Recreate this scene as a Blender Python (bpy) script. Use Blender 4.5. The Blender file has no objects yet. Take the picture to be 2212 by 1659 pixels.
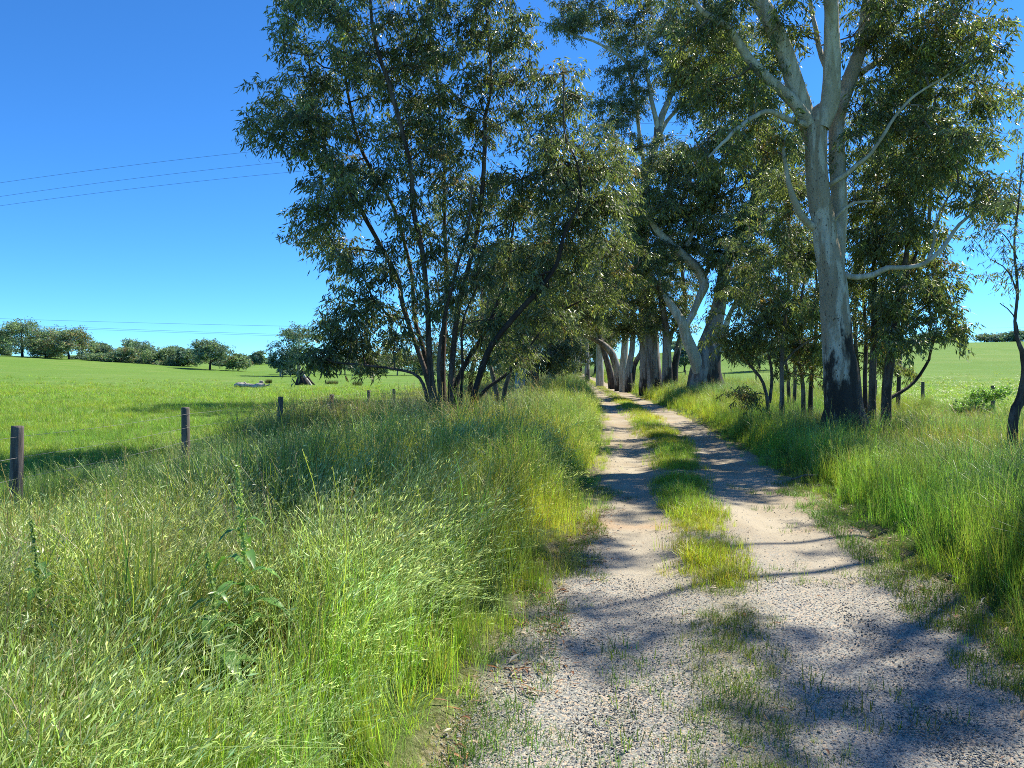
import bpy, math, random
import numpy as np

# ---------------------------------------------------------------- camera, world, sun, exposure
scene = bpy.context.scene
RS = np.random.RandomState
CAM_H = 1.6
FPX, CX, HY = 769.0, 512.0, 372.0          # focal length, centre column and horizon row for a 1024x768 frame
K = 1024.0 / 2212.0
cam_data = bpy.data.cameras.new("camera")
cam_data.sensor_width = 36.0
cam_data.lens = FPX / 1024.0 * 36.0
cam_data.shift_y = -12.0 / 1024.0
cam_data.clip_start = 0.05
cam_data.clip_end = 9000.0
cam = bpy.data.objects.new("camera", cam_data)
scene.collection.objects.link(cam)
cam.location = (0, 0, CAM_H)
cam.rotation_euler = (math.radians(90), 0, 0)
scene.camera = cam

SUN_EL = math.radians(46)
SUN_AZ = math.atan2(0.80, 0.60)             # measured from +Y towards +X (ahead and to the right)
world = bpy.data.worlds.new("World")
scene.world = world
world.use_nodes = True
wn = world.node_tree
for n in list(wn.nodes):
    wn.nodes.remove(n)
wo = wn.nodes.new("ShaderNodeOutputWorld")
wb = wn.nodes.new("ShaderNodeBackground")
sky = wn.nodes.new("ShaderNodeTexSky")
sky.sky_type = 'NISHITA'
sky.sun_disc = False
sky.sun_elevation = SUN_EL
sky.sun_rotation = SUN_AZ
sky.altitude = 300.0
sky.air_density = 0.7
sky.dust_density = 0.0
sky.ozone_density = 10.0
hs = wn.nodes.new("ShaderNodeHueSaturation")
hs.inputs["Saturation"].default_value = 1.05
hs.inputs["Value"].default_value = 1.0
wn.links.new(sky.outputs[0], hs.inputs["Color"])
wm = wn.nodes.new("ShaderNodeMix"); wm.data_type = 'RGBA'; wm.blend_type = 'MULTIPLY'
wm.inputs[0].default_value = 1.0
wm.inputs[7].default_value = (0.58, 0.92, 1.04, 1.0)
wn.links.new(hs.outputs[0], wm.inputs[6])
wn.links.new(wm.outputs[2], wb.inputs["Color"])
wb.inputs["Strength"].default_value = 0.12
wn.links.new(wb.outputs[0], wo.inputs["Surface"])

sd = bpy.data.lights.new("sun", 'SUN')
sd.energy = 5.0
sd.angle = math.radians(0.55)
sd.color = (1.0, 0.94, 0.81)
sun = bpy.data.objects.new("sun", sd)
scene.collection.objects.link(sun)
sv = np.array([math.sin(SUN_AZ) * math.cos(SUN_EL), math.cos(SUN_AZ) * math.cos(SUN_EL), math.sin(SUN_EL)])
from mathutils import Vector
sun.rotation_euler = Vector(sv).to_track_quat('Z', 'Y').to_euler()
sun.location = (20, 20, 30)

scene.view_settings.view_transform = 'Standard'
scene.view_settings.look = 'None'
scene.view_settings.exposure = 0.97
scene.view_settings.gamma = 1.0
scene.cycles.max_bounces = 6
scene.cycles.diffuse_bounces = 2
scene.cycles.glossy_bounces = 2
scene.cycles.transmission_bounces = 4
scene.cycles.transparent_max_bounces = 4
scene.cycles.sample_clamp_indirect = 8.0
scene.cycles.use_denoising = False
scene.cycles.filter_width = 0.95

# ---------------------------------------------------------------- helpers
def sm(t):
    t = np.clip(t, 0, 1)
    return t * t * (3 - 2 * t)

_LAT = {}
def vnoise(x, y, s, seed=0):
    """value noise in 0..1 on a plane"""
    if seed not in _LAT:
        _LAT[seed] = RS(seed + 77).rand(64, 64)
    L = _LAT[seed]
    x = np.asarray(x, float) / s + 1000.0
    y = np.asarray(y, float) / s + 1000.0
    xi, yi = np.floor(x).astype(int), np.floor(y).astype(int)
    fx, fy = x - xi, y - yi
    fx, fy = fx * fx * (3 - 2 * fx), fy * fy * (3 - 2 * fy)
    a = L[xi % 64, yi % 64]; b = L[(xi + 1) % 64, yi % 64]
    c = L[xi % 64, (yi + 1) % 64]; d = L[(xi + 1) % 64, (yi + 1) % 64]
    return (a * (1 - fx) + b * fx) * (1 - fy) + (c * (1 - fx) + d * fx) * fy

_TY = [-30, 0, 3.1, 4.46, 5.9, 9.6, 17, 28, 40, 70, 102, 150, 200, 400, 5000]
_TX = [-3.2, 0.75, 1.15, 1.40, 1.70, 2.40, 3.45, 4.75, 5.85, 8.2, 10.4, 12.8, 14.6, 20, 160]
def Xc(y):
    return np.interp(y, _TY, _TX)

FY = [-10, 3, 7.4, 11.4, 15.6, 19.4, 23.4, 27.5, 32, 37, 50, 80, 130]
FX = [-4.75, -4.75, -4.78, -4.83, -4.80, -4.60, -4.42, -4.2, -3.7, -3.0, -1.6, 1.2, 5.0]
def fence_x(y):
    return np.interp(y, FY, FX)

def g(x, y):
    """terrain height"""
    x = np.asarray(x, float); y = np.asarray(y, float)
    u = x - Xc(y)
    z = 0.55 * sm((y - 40) / 110.0)
    z = z + 0.10 * sm((-u - 1.25) / 0.9) * (1 - 0.8 * sm((-u - 4) / 3))
    z = z + 0.10 * sm((u - 1.3) / 0.9) + 0.36 * sm((y - 16) / 22) * sm((u - 1.5) / 2.6) * (1 - sm((u - 6.5) / 6))
    # left paddock rising to a crest
    cr = np.interp(x, [-400, -160, -100, -80, -61, -49, -31, -10, 5], [9.0, 6.6, 4.5, 3.35, 2.2, 1.35, 0.7, 0.15, 0])
    z = z + cr * sm((y - 25) / 130) * (1 - 0.3 * sm((y - 158) / 70))
    z = z + 4.2 * np.exp(-((x + 150) / 75) ** 2 - ((y - 340) / 60) ** 2)
    # right paddock hill
    ch = np.interp(x, [8, 20, 45, 80, 130, 300, 700], [0, 1.8, 6.6, 8.6, 9.4, 13.5, 15])
    z = z + ch * sm((y - 45) / 185)
    z = z + 0.10 * (vnoise(x, y, 9, 1) - 0.5) * sm(np.abs(u) / 3 - 0.3) + 0.5 * (vnoise(x, y, 60, 2) - 0.5) * sm((np.abs(u) - 8) / 25) * sm((y - 40) / 80)
    return z

def P(dx, dy, D):
    """point seen at (dx,dy) of the 2212 px wide picture, D metres ahead"""
    return np.array([(dx * K - CX) / FPX * D, D, CAM_H + (HY - dy * K) / FPX * D])

def ground_at(dx, D):
    x = (dx * K - CX) / FPX * D
    return np.array([x, D, float(g(x, D))])

def hit(dx, dy):
    d = np.linspace(3, 400, 4000)
    xs = (dx * K - CX) / FPX * d
    zs = CAM_H + (HY - dy * K) / FPX * d
    b = np.nonzero(zs <= g(xs, d))[0]
    i = b[0] if len(b) else len(d) - 1
    return np.array([xs[i], d[i], float(g(xs[i], d[i]))])

class Acc:
    """collects vertices, faces (as quads/tris arrays), colours"""
    def __init__(s):
        s.v = []; s.f = []; s.c = []; s.n = 0
    def add(s, v, f, c=None):
        v = np.asarray(v, np.float32).reshape(-1, 3)
        f = np.asarray(f, np.int64)
        s.v.append(v); s.f.append(f + s.n)
        if c is None:
            c = np.ones((len(v), 3), np.float32)
        c = np.asarray(c, np.float32)
        if c.ndim == 1:
            c = np.tile(c, (len(v), 1))
        s.c.append(c); s.n += len(v)
    def mesh(s, name, mat=None, smooth=True, origin=(0, 0, 0)):
        V = np.concatenate(s.v) - np.asarray(origin, np.float32)
        C = np.concatenate(s.c)
        idx = np.concatenate([f.reshape(-1) for f in s.f]).astype(np.int32)
        cnt = np.concatenate([np.full(len(f), f.shape[1], np.int32) for f in s.f])
        me = bpy.data.meshes.new(name)
        me.vertices.add(len(V)); me.vertices.foreach_set("co", V.reshape(-1).astype(np.float32))
        me.loops.add(len(idx)); me.loops.foreach_set("vertex_index", idx)
        st = np.concatenate([[0], np.cumsum(cnt)[:-1]]).astype(np.int32)
        me.polygons.add(len(cnt)); me.polygons.foreach_set("loop_start", st)
        if smooth:
            me.polygons.foreach_set("use_smooth", np.ones(len(cnt), bool))
        me.update(calc_edges=True)
        a = me.attributes.new("col", 'FLOAT_COLOR', 'POINT')
        a.data.foreach_set("color", np.concatenate([C, np.ones((len(C), 1), np.float32)], 1).reshape(-1).astype(np.float32))
        if mat: me.materials.append(mat)
        return me

COL = scene.collection
def tag(o, label=None, cat=None, group=None, kind=None):
    if label: o["label"] = label
    if cat: o["category"] = cat
    if group: o["group"] = group
    if kind: o["kind"] = kind
    return o
def empty(name, loc, label, cat, group=None):
    o = bpy.data.objects.new(name, None)
    o.location = tuple(float(c) for c in loc); o.empty_display_size = 0.3
    COL.objects.link(o)
    return tag(o, label, cat, group)
def link(name, me, parent=None, loc=(0, 0, 0)):
    o = bpy.data.objects.new(name, me)
    o.location = tuple(float(c) for c in loc)
    COL.objects.link(o)
    if parent: o.parent = parent
    return o

def sweep(Pt, R, sides, bump=0.0, rs=None, cap=True):
    """batch of tubes. Pt (M,N,3), R (M,N) -> verts, quad faces"""
    Pt = np.asarray(Pt, float); R = np.asarray(R, float)
    if Pt.ndim == 2: Pt = Pt[None]; R = R[None]
    M, N = R.shape
    T = np.gradient(Pt, axis=1)
    T /= np.linalg.norm(T, axis=2, keepdims=True) + 1e-9
    mt = Pt[:, -1] - Pt[:, 0]; mt /= np.linalg.norm(mt, axis=1, keepdims=True) + 1e-9
    ref = np.where(np.abs(mt[:, 1:2]) < 0.8, np.array([[0.0, 1.0, 0.0]]), np.array([[1.0, 0.0, 0.0]]))
    n1 = np.cross(T, ref[:, None, :]); n1 /= np.linalg.norm(n1, axis=2, keepdims=True) + 1e-9
    n2 = np.cross(T, n1)
    a = np.arange(sides) / sides * 2 * np.pi
    ring = n1[:, :, None, :] * np.cos(a)[None, None, :, None] + n2[:, :, None, :] * np.sin(a)[None, None, :, None]
    rr = np.repeat(R[:, :, None], sides, 2)
    if bump > 0:
        rs = rs or RS(3)
        ph = rs.rand(6) * 6.28
        s = np.arange(N)[None, :, None]
        w = (np.sin(2 * a + ph[0] + s * 0.13) + 0.7 * np.sin(3 * a + ph[1] - s * 0.21) + 0.5 * np.sin(5 * a + ph[2] + s * 0.37)
             + 0.6 * np.sin(s * 0.9 + ph[3] + 2 * np.sin(a + ph[4])))
        rr = rr * (1 + bump * w + bump * 0.6 * (rs.rand(M, N, sides) - 0.5))
    V = Pt[:, :, None, :] + ring * rr[..., None]
    V = V.reshape(-1, 3)
    m = np.arange(M)[:, None, None] * N * sides; k = np.arange(N - 1)[None, :, None] * sides; j = np.arange(sides)[None, None, :]
    j2 = (j + 1) % sides
    F = np.stack(np.broadcast_arrays(m + k + j, m + k + j2, m + k + sides + j2, m + k + sides + j), -1).reshape(-1, 4)
    return V, F

def catmull(Q, R, step):
    Q = np.asarray(Q, float); R = np.asarray(R, float)
    n = len(Q)
    E = np.concatenate([[2 * Q[0] - Q[1]], Q, [2 * Q[-1] - Q[-2]]])
    ER = np.concatenate([[R[0]], R, [R[-1]]])
    op, orr = [], []
    for i in range(n - 1):
        L = np.linalg.norm(Q[i + 1] - Q[i]); m = max(2, int(L / step))
        t = np.linspace(0, 1, m, endpoint=False)[:, None]
        p0, p1, p2, p3 = E[i], E[i + 1], E[i + 2], E[i + 3]
        op.append(0.5 * ((2 * p1) + (-p0 + p2) * t + (2 * p0 - 5 * p1 + 4 * p2 - p3) * t * t + (-p0 + 3 * p1 - 3 * p2 + p3) * t ** 3))
        orr.append(R[i] + (R[i + 1] - R[i]) * t[:, 0])
    op.append(Q[-1:]); orr.append(R[-1:])
    return np.concatenate(op), np.concatenate(orr)

def rand_dirs(rs, n):
    d = rs.randn(n, 3); return d / (np.linalg.norm(d, axis=1, keepdims=True) + 1e-9)

def leaves(acc, pos, dirs, L, W, col, rs):
    """one folded lanceolate leaf (4 verts, 1 quad) per row"""
    n = len(pos)
    side = np.cross(dirs, rand_dirs(rs, n)); side /= np.linalg.norm(side, axis=1, keepdims=True) + 1e-9
    nrm = np.cross(dirs, side)
    L = L[:, None]; W = W[:, None]
    bend = nrm * L * (0.05 + 0.12 * rs.rand(n, 1))
    V = np.stack([pos, pos + dirs * L * 0.42 + side * W * 0.5 + bend, pos + dirs * L, pos + dirs * L * 0.42 - side * W * 0.5 + bend], 1).reshape(-1, 3)
    F = np.arange(4 * n).reshape(n, 4)
    acc.add(V, F, np.repeat(col, 4, 0))

# ---------------------------------------------------------------- materials
def new_mat(name):
    m = bpy.data.materials.new(name); m.use_nodes = True
    nt = m.node_tree
    for n in list(nt.nodes): nt.nodes.remove(n)
    out = nt.nodes.new("ShaderNodeOutputMaterial")
    return m, nt, out
def N(nt, t, **kw):
    n = nt.nodes.new(t)
    for k, v in kw.items():
        if k.startswith("i_"): n.inputs[k[2:].replace("_", " ")].default_value = v
        else: setattr(n, k, v)
    return n
def mixc(nt, fac, a, b, mode='MIX'):
    n = nt.nodes.new("ShaderNodeMix"); n.data_type = 'RGBA'; n.blend_type = mode
    for s, v in ((0, fac), (6, a), (7, b)):
        if hasattr(v, "links"): nt.links.new(v, n.inputs[s])
        elif v is not None: n.inputs[s].default_value = v if not isinstance(v, tuple) or len(v) == 4 else (*v, 1)
    return n.outputs[2]
def mathn(nt, op, a, b=None, c=None, clamp=False):
    n = nt.nodes.new("ShaderNodeMath"); n.operation = op; n.use_clamp = clamp
    for i, v in enumerate((a, b, c)):
        if v is None: continue
        if hasattr(v, "links"): nt.links.new(v, n.inputs[i])
        else: n.inputs[i].default_value = v
    return n.outputs[0]
def ramp(nt, v, lo, hi):
    n = nt.nodes.new("ShaderNodeMapRange"); n.interpolation_type = 'SMOOTHSTEP'
    nt.links.new(v, n.inputs[0]); n.inputs[1].default_value = lo; n.inputs[2].default_value = hi
    return n.outputs[0]
def noise(nt, vec, scale, detail=4, rough=0.55, dist=0.0):
    n = nt.nodes.new("ShaderNodeTexNoise"); n.inputs["Scale"].default_value = scale
    n.inputs["Detail"].default_value = detail; n.inputs["Roughness"].default_value = rough; n.inputs["Distortion"].default_value = dist
    if vec is not None: nt.links.new(vec, n.inputs["Vector"])
    return n.outputs[0]
def mapped(nt, vec, scale):
    n = nt.nodes.new("ShaderNodeMapping"); n.inputs["Scale"].default_value = scale
    nt.links.new(vec, n.inputs["Vector"]); return n.outputs[0]

def foliage_mat(name, trans=0.4, rough=0.45, spec=0.5, inst=False, tr_gain=(1.25, 1.35, 0.7)):
    m, nt, out = new_mat(name)
    at = N(nt, "ShaderNodeAttribute", attribute_name="col")
    c = at.outputs[0]
    if inst:
        ti = N(nt, "ShaderNodeAttribute", attribute_name="tint", attribute_type='INSTANCER')
        c = mixc(nt, 1.0, c, ti.outputs[0], 'MULTIPLY')
    p = N(nt, "ShaderNodeBsdfPrincipled")
    nt.links.new(c, p.inputs["Base Color"]); p.inputs["Roughness"].default_value = rough
    p.inputs["Specular IOR Level"].default_value = spec
    t = N(nt, "ShaderNodeBsdfTranslucent")
    nt.links.new(mixc(nt, 1.0, c, tr_gain, 'MULTIPLY'), t.inputs["Color"])
    mx = N(nt, "ShaderNodeMixShader"); mx.inputs[0].default_value = trans
    nt.links.new(p.outputs[0], mx.inputs[1]); nt.links.new(t.outputs[0], mx.inputs[2])
    nt.links.new(mx.outputs[0], out.inputs[0])
    return m

def bark_mat(name, pale, mid, dark, burn_h=0.0, burn_amt=0.0, fleck=0.5, red=None, scale=1.0, rough=0.75):
    """smooth gum bark: pale with vertical stains, flecks, and charcoal at the foot"""
    m, nt, out = new_mat(name)
    tc = N(nt, "ShaderNodeTexCoord"); v = tc.outputs["Object"]
    st = mapped(nt, v, (3.2 * scale, 3.2 * scale, 0.55 * scale))
    n1 = noise(nt, st, 1.5, 6, 0.6, 0.6)
    n2 = noise(nt, mapped(nt, v, (6 * scale, 6 * scale, 1.6 * scale)), 2.2, 5, 0.6, 0.4)
    n3 = noise(nt, mapped(nt, v, (14 * scale, 14 * scale, 7 * scale)), 2.0, 4, 0.6)
    nf = noise(nt, mapped(nt, v, (30, 30, 4)), 2.0, 4, 0.65)
    c = mixc(nt, mathn(nt, 'MAXIMUM', ramp(nt, n1, 0.44, 0.58), mathn(nt, 'MULTIPLY', ramp(nt, noise(nt, mapped(nt, v, (1.6 * scale, 1.6 * scale, 0.45 * scale)), 1.3, 3, 0.6, 0.8), 0.50, 0.56), 0.8)), pale, mid)
    c = mixc(nt, mathn(nt, 'MULTIPLY', ramp(nt, n2, 0.55, 0.72), 0.6), c, tuple(0.55 * a + 0.45 * b for a, b in zip(mid, dark)))
    c = mixc(nt, mathn(nt, 'MULTIPLY', ramp(nt, n3, 0.60, 0.66), fleck), c, dark)
    if red: c = mixc(nt, mathn(nt, 'MULTIPLY', ramp(nt, nf, 0.56, 0.66), 0.6), c, red)
    if burn_h > 0:
        sx = N(nt, "ShaderNodeSeparateXYZ"); nt.links.new(v, sx.inputs[0])
        h = mathn(nt, 'ADD', sx.outputs[2], mathn(nt, 'MULTIPLY', mathn(nt, 'SUBTRACT', noise(nt, mapped(nt, v, (2.2, 2.2, 0.8)), 1.6, 5, 0.65), 0.5), burn_h * 3.2))
        h = mathn(nt, 'SUBTRACT', h, mathn(nt, 'MULTIPLY', sx.outputs[0], 2.0))
        b = mathn(nt, 'SUBTRACT', 1.0, ramp(nt, h, burn_h * 0.75, burn_h * 1.15))
        c = mixc(nt, mathn(nt, 'MULTIPLY', b, burn_amt), c, (0.018, 0.014, 0.012))
    p = N(nt, "ShaderNodeBsdfPrincipled"); p.inputs["Roughness"].default_value = rough
    p.inputs["Specular IOR Level"].default_value = 0.25
    nt.links.new(c, p.inputs["Base Color"])
    bmp = N(nt, "ShaderNodeBump"); bmp.inputs["Strength"].default_value = 0.5; bmp.inputs["Distance"].default_value = 0.03
    nt.links.new(mathn(nt, 'ADD', nf, mathn(nt, 'MULTIPLY', n2, 1.2)), bmp.inputs["Height"])
    nt.links.new(bmp.outputs[0], p.inputs["Normal"])
    nt.links.new(p.outputs[0], out.inputs[0])
    return m

M_LEAF = foliage_mat("eucalypt_leaves", 0.38, 0.42, 0.6, tr_gain=(1.3, 1.5, 0.75))
M_FAR_LEAF = foliage_mat("distant_leaves", 0.30, 0.6, 0.25)
M_GRASS = foliage_mat("grass_blades", 0.44, 0.42, 0.5, inst=True, tr_gain=(1.35, 1.4, 0.85))
M_WEED = foliage_mat("weed_leaves", 0.35, 0.4, 0.5)
M_BARK_WHITE = bark_mat("smooth_white_gum_bark", (0.49, 0.445, 0.365), (0.29, 0.225, 0.155), (0.05, 0.034, 0.025), 2.3, 0.95, 0.9)
M_BARK_LIMB = bark_mat("smooth_limb_bark", (0.52, 0.48, 0.405), (0.36, 0.31, 0.23), (0.08, 0.06, 0.045), 0, 0, 0.5)
M_BARK_OLD = bark_mat("old_gum_bark", (0.29, 0.265, 0.23), (0.135, 0.105, 0.08), (0.04, 0.03, 0.025), 1.2, 0.9, 0.6, scale=0.6)
M_BARK_DARK = bark_mat("dark_stringy_bark", (0.14, 0.11, 0.088), (0.06, 0.04, 0.03), (0.02, 0.014, 0.011), 0.9, 0.7, 0.7, red=(0.16, 0.06, 0.03))
M_BARK_SAP = bark_mat("sapling_bark", (0.22, 0.19, 0.155), (0.11, 0.085, 0.065), (0.025, 0.018, 0.013), 0.8, 0.75, 0.6, scale=1.5)
M_TWIG = bark_mat("twig_bark", (0.26, 0.22, 0.18), (0.14, 0.10, 0.08), (0.04, 0.03, 0.025), 0, 0, 0.4, scale=2)

def simple_mat(name, col, rough=0.8, nscale=8, var=0.4, spec=0.3, stretch=(1, 1, 1), metallic=0.0):
    m, nt, out = new_mat(name)
    tc = N(nt, "ShaderNodeTexCoord")
    n1 = noise(nt, mapped(nt, tc.outputs["Object"], stretch), nscale, 6, 0.65)
    c = mixc(nt, ramp(nt, n1, 0.3, 0.7), tuple(a * (1 - var) for a in col), tuple(min(1, a * (1 + var)) for a in col))
    p = N(nt, "ShaderNodeBsdfPrincipled"); p.inputs["Roughness"].default_value = rough
    p.inputs["Specular IOR Level"].default_value = spec; p.inputs["Metallic"].default_value = metallic
    nt.links.new(c, p.inputs["Base Color"])
    b = N(nt, "ShaderNodeBump"); b.inputs["Strength"].default_value = 0.5; b.inputs["Distance"].default_value = 0.02
    nt.links.new(n1, b.inputs["Height"]); nt.links.new(b.outputs[0], p.inputs["Normal"])
    nt.links.new(p.outputs[0], out.inputs[0])
    return m
M_POST = simple_mat("weathered_grey_post", (0.13, 0.11, 0.095), 0.9, 9, 0.5, stretch=(3, 3, 0.3))
M_WIRE = simple_mat("galvanised_wire", (0.30, 0.30, 0.30), 0.45, 5, 0.2, 0.5, metallic=0.6)
M_CABLE = simple_mat("power_cable", (0.05, 0.07, 0.11), 0.6, 1, 0.1)
M_DEADWOOD = simple_mat("silver_dead_wood", (0.36, 0.33, 0.29), 0.9, 3, 0.5, stretch=(1, 1, 1))
M_CHAR = simple_mat("charred_wood", (0.03, 0.027, 0.026), 0.95, 4, 0.5)

# ground
def ground_mat():
    m, nt, out = new_mat("paddock_grass_ground")
    geo = N(nt, "ShaderNodeNewGeometry"); v = geo.outputs["Position"]
    sx = N(nt, "ShaderNodeSeparateXYZ"); nt.links.new(v, sx.inputs[0])
    big = noise(nt, v, 0.035, 4, 0.6)
    mid = noise(nt, mapped(nt, v, (0.5, 1, 1)), 0.22, 5, 0.62, 0.4)
    fine = noise(nt, v, 3.0, 6, 0.75)
    vfine = noise(nt, v, 22.0, 4, 0.8)
    c = mixc(nt, ramp(nt, big, 0.35, 0.65), (0.115, 0.215, 0.032), (0.140, 0.238, 0.045))
    c = mixc(nt, mathn(nt, 'MULTIPLY', ramp(nt, mid, 0.48, 0.7), 0.55), c, (0.21, 0.27, 0.075))
    c = mixc(nt, mathn(nt, 'MULTIPLY', ramp(nt, fine, 0.5, 0.75), 0.45), c, (0.085, 0.15, 0.028))
    c = mixc(nt, mathn(nt, 'MULTIPLY', ramp(nt, vfine, 0.55, 0.75), 0.4), c, (0.17, 0.24, 0.06))
    # bare damp soil and thatch under the verges
    at = N(nt, "ShaderNodeAttribute", attribute_name="off")
    au = mathn(nt, 'ABSOLUTE', at.outputs["Fac"])
    verge = mathn(nt, 'SUBTRACT', 1.0, ramp(nt, au, 3.5, 6.0))
    c = mixc(nt, mathn(nt, 'MULTIPLY', verge, 0.75), c, (0.055, 0.075, 0.02))
    edge = mathn(nt, 'SUBTRACT', 1.0, ramp(nt, mathn(nt, 'ADD', au, mathn(nt, 'MULTIPLY', noise(nt, v, 2.5, 5), 0.8)), 1.75, 2.15))
    soil = mixc(nt, ramp(nt, noise(nt, v, 30, 5, 0.7), 0.4, 0.65), (0.14, 0.11, 0.06), (0.36, 0.30, 0.20))
    c = mixc(nt, edge, c, soil)
    p = N(nt, "ShaderNodeBsdfPrincipled"); p.inputs["Roughness"].default_value = 0.95; p.inputs["Specular IOR Level"].default_value = 0.1
    nt.links.new(c, p.inputs["Base Color"])
    b = N(nt, "ShaderNodeBump"); b.inputs["Strength"].default_value = 0.7; b.inputs["Distance"].default_value = 0.12
    nt.links.new(mathn(nt, 'ADD', fine, mathn(nt, 'MULTIPLY', vfine, 0.5)), b.inputs["Height"]); nt.links.new(b.outputs[0], p.inputs["Normal"])
    nt.links.new(p.outputs[0], out.inputs[0])
    return m

def track_mat():
    m, nt, out = new_mat("gravel_and_sandy_dirt")
    geo = N(nt, "ShaderNodeNewGeometry"); v = geo.outputs["Position"]
    sx = N(nt, "ShaderNodeSeparateXYZ"); nt.links.new(v, sx.inputs[0])
    at = N(nt, "ShaderNodeAttribute", attribute_name="off"); u = at.outputs["Fac"]
    dist = sx.outputs[1]
    n_big = noise(nt, mapped(nt, v, (1.3, 0.5, 1)), 1.0, 5, 0.6)
    n_mid = noise(nt, v, 6, 6, 0.7)
    n_fine = noise(nt, v, 70, 4, 0.8)
    vo = N(nt, "ShaderNodeTexVoronoi"); vo.inputs["Scale"].default_value = 95; nt.links.new(v, vo.inputs["Vector"])
    vo2 = N(nt, "ShaderNodeTexVoronoi"); vo2.inputs["Scale"].default_value = 34; nt.links.new(v, vo2.inputs["Vector"])
    # sandy dirt
    sand = mixc(nt, ramp(nt, n_big, 0.35, 0.65), (0.31, 0.25, 0.165), (0.41, 0.355, 0.26))
    sand = mixc(nt, mathn(nt, 'MULTIPLY', ramp(nt, noise(nt, v, 0.7, 3), 0.55, 0.7), 0.6), sand, (0.42, 0.26, 0.135))
    sand = mixc(nt, mathn(nt, 'MULTIPLY', ramp(nt, n_fine, 0.5, 0.75), 0.5), sand, (0.20, 0.15, 0.11))
    # gravel: every cell its own stone
    hsv = N(nt, "ShaderNodeSeparateColor"); nt.links.new(vo.outputs["Color"], hsv.inputs[0])
    st = mixc(nt, hsv.outputs[0], (0.21, 0.215, 0.20), (0.40, 0.395, 0.34))
    st = mixc(nt, mathn(nt, 'GREATER_THAN', hsv.outputs[1], 0.72), st, (0.47, 0.37, 0.27))
    st = mixc(nt, mathn(nt, 'GREATER_THAN', hsv.outputs[2], 0.85), st, (0.12, 0.13, 0.15))
    st = mixc(nt, mathn(nt, 'MULTIPLY', ramp(nt, vo.outputs["Distance"], 0.5, 0.8), 0.5), st, (0.18, 0.16, 0.125))
    near = mathn(nt, 'SUBTRACT', 1.0, ramp(nt, mathn(nt, 'ADD', dist, mathn(nt, 'MULTIPLY', mathn(nt, 'SUBTRACT', n_big, 0.5), 9.0)), 4.2, 9.0))
    gm = mathn(nt, 'ADD', mathn(nt, 'MULTIPLY', near, 0.9), mathn(nt, 'MULTIPLY', ramp(nt, n_mid, 0.52, 0.7), 0.35), clamp=True)
    c = mixc(nt, gm, sand, st)
    # grassy thatch on the crown and the ragged edges
    uu = mathn(nt, 'ADD', u, mathn(nt, 'MULTIPLY', mathn(nt, 'SUBTRACT', n_big, 0.5), 0.5))
    mid = mathn(nt, 'SUBTRACT', 1.0, ramp(nt, mathn(nt, 'ABSOLUTE', mathn(nt, 'ADD', uu, 0.12)), 0.12, 0.42))
    mid = mathn(nt, 'MULTIPLY', mid, ramp(nt, noise(nt, v, 3.0, 6, 0.7), 0.38, 0.58))
    edge = ramp(nt, mathn(nt, 'ABSOLUTE', uu), 1.2, 1.5)
    th = mixc(nt, n_fine, (0.08, 0.085, 0.03), (0.19, 0.165, 0.09))
    c = mixc(nt, mathn(nt, 'MULTIPLY', mathn(nt, 'MAXIMUM', mid, edge), 0.45), c, th)
    p = N(nt, "ShaderNodeBsdfPrincipled"); p.inputs["Roughness"].default_value = 0.93; p.inputs["Specular IOR Level"].default_value = 0.15
    nt.links.new(c, p.inputs["Base Color"])
    hgt = mathn(nt, 'ADD', mathn(nt, 'MULTIPLY', mathn(nt, 'SUBTRACT', 1.0, vo.outputs["Distance"]), 0.35), mathn(nt, 'MULTIPLY', n_mid, 0.9))
    hgt = mathn(nt, 'ADD', hgt, mathn(nt, 'MULTIPLY', mathn(nt, 'SUBTRACT', 1.0, vo2.outputs["Distance"]), 0.3))
    hgt = mathn(nt, 'ADD', hgt, mathn(nt, 'MULTIPLY', n_fine, 0.15))
    b = N(nt, "ShaderNodeBump"); b.inputs["Strength"].default_value = 0.7; b.inputs["Distance"].default_value = 0.012
    nt.links.new(hgt, b.inputs["Height"]); nt.links.new(b.outputs[0], p.inputs["Normal"])
    nt.links.new(p.outputs[0], out.inputs[0])
    return m

# ---------------------------------------------------------------- ground sheet and track
def grow_axis(a, b, step, far, k):
    v = [a]
    while v[-1] < b: v.append(v[-1] + step)
    s = step
    while v[-1] < far:
        s *= k; v.append(v[-1] + s)
    return v
def grid_obj(name, us, ys, zfun, mat):
    U, Y = np.meshgrid(us, ys)
    X = Xc(Y) + U
    Z = zfun(X, Y, U)
    V = np.stack([X, Y, Z], -1).reshape(-1, 3)
    nx, ny = len(us), len(ys)
    i = np.arange(ny - 1)[:, None] * nx + np.arange(nx - 1)[None, :]
    F = np.stack([i, i + 1, i + nx + 1, i + nx], -1).reshape(-1, 4)
    a = Acc(); a.add(V, F)
    me = a.mesh(name, mat)
    at = me.attributes.new("off", 'FLOAT', 'POINT'); at.data.foreach_set("value", U.reshape(-1).astype(np.float32))
    o = link(name, me); tag(o, kind="structure")
    return o
ur = grow_axis(0, 3.0, 0.1, 4000, 1.09)
us = np.array([-a for a in ur[:0:-1]] + ur)
yf = grow_axis(0, 14, 0.14, 6000, 1.03)
ys = np.array([-a for a in grow_axis(0, 2, 0.5, 60, 1.3)[:0:-1]] + yf)
def zg(X, Y, U):
    z = g(X, Y)
    z = z - 0.05 * (1 - sm((np.abs(U) - 1.3) / 0.3))      # bed under the track sheet
    return z
grid_obj("ground", us, ys, zg, ground_mat())

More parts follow.
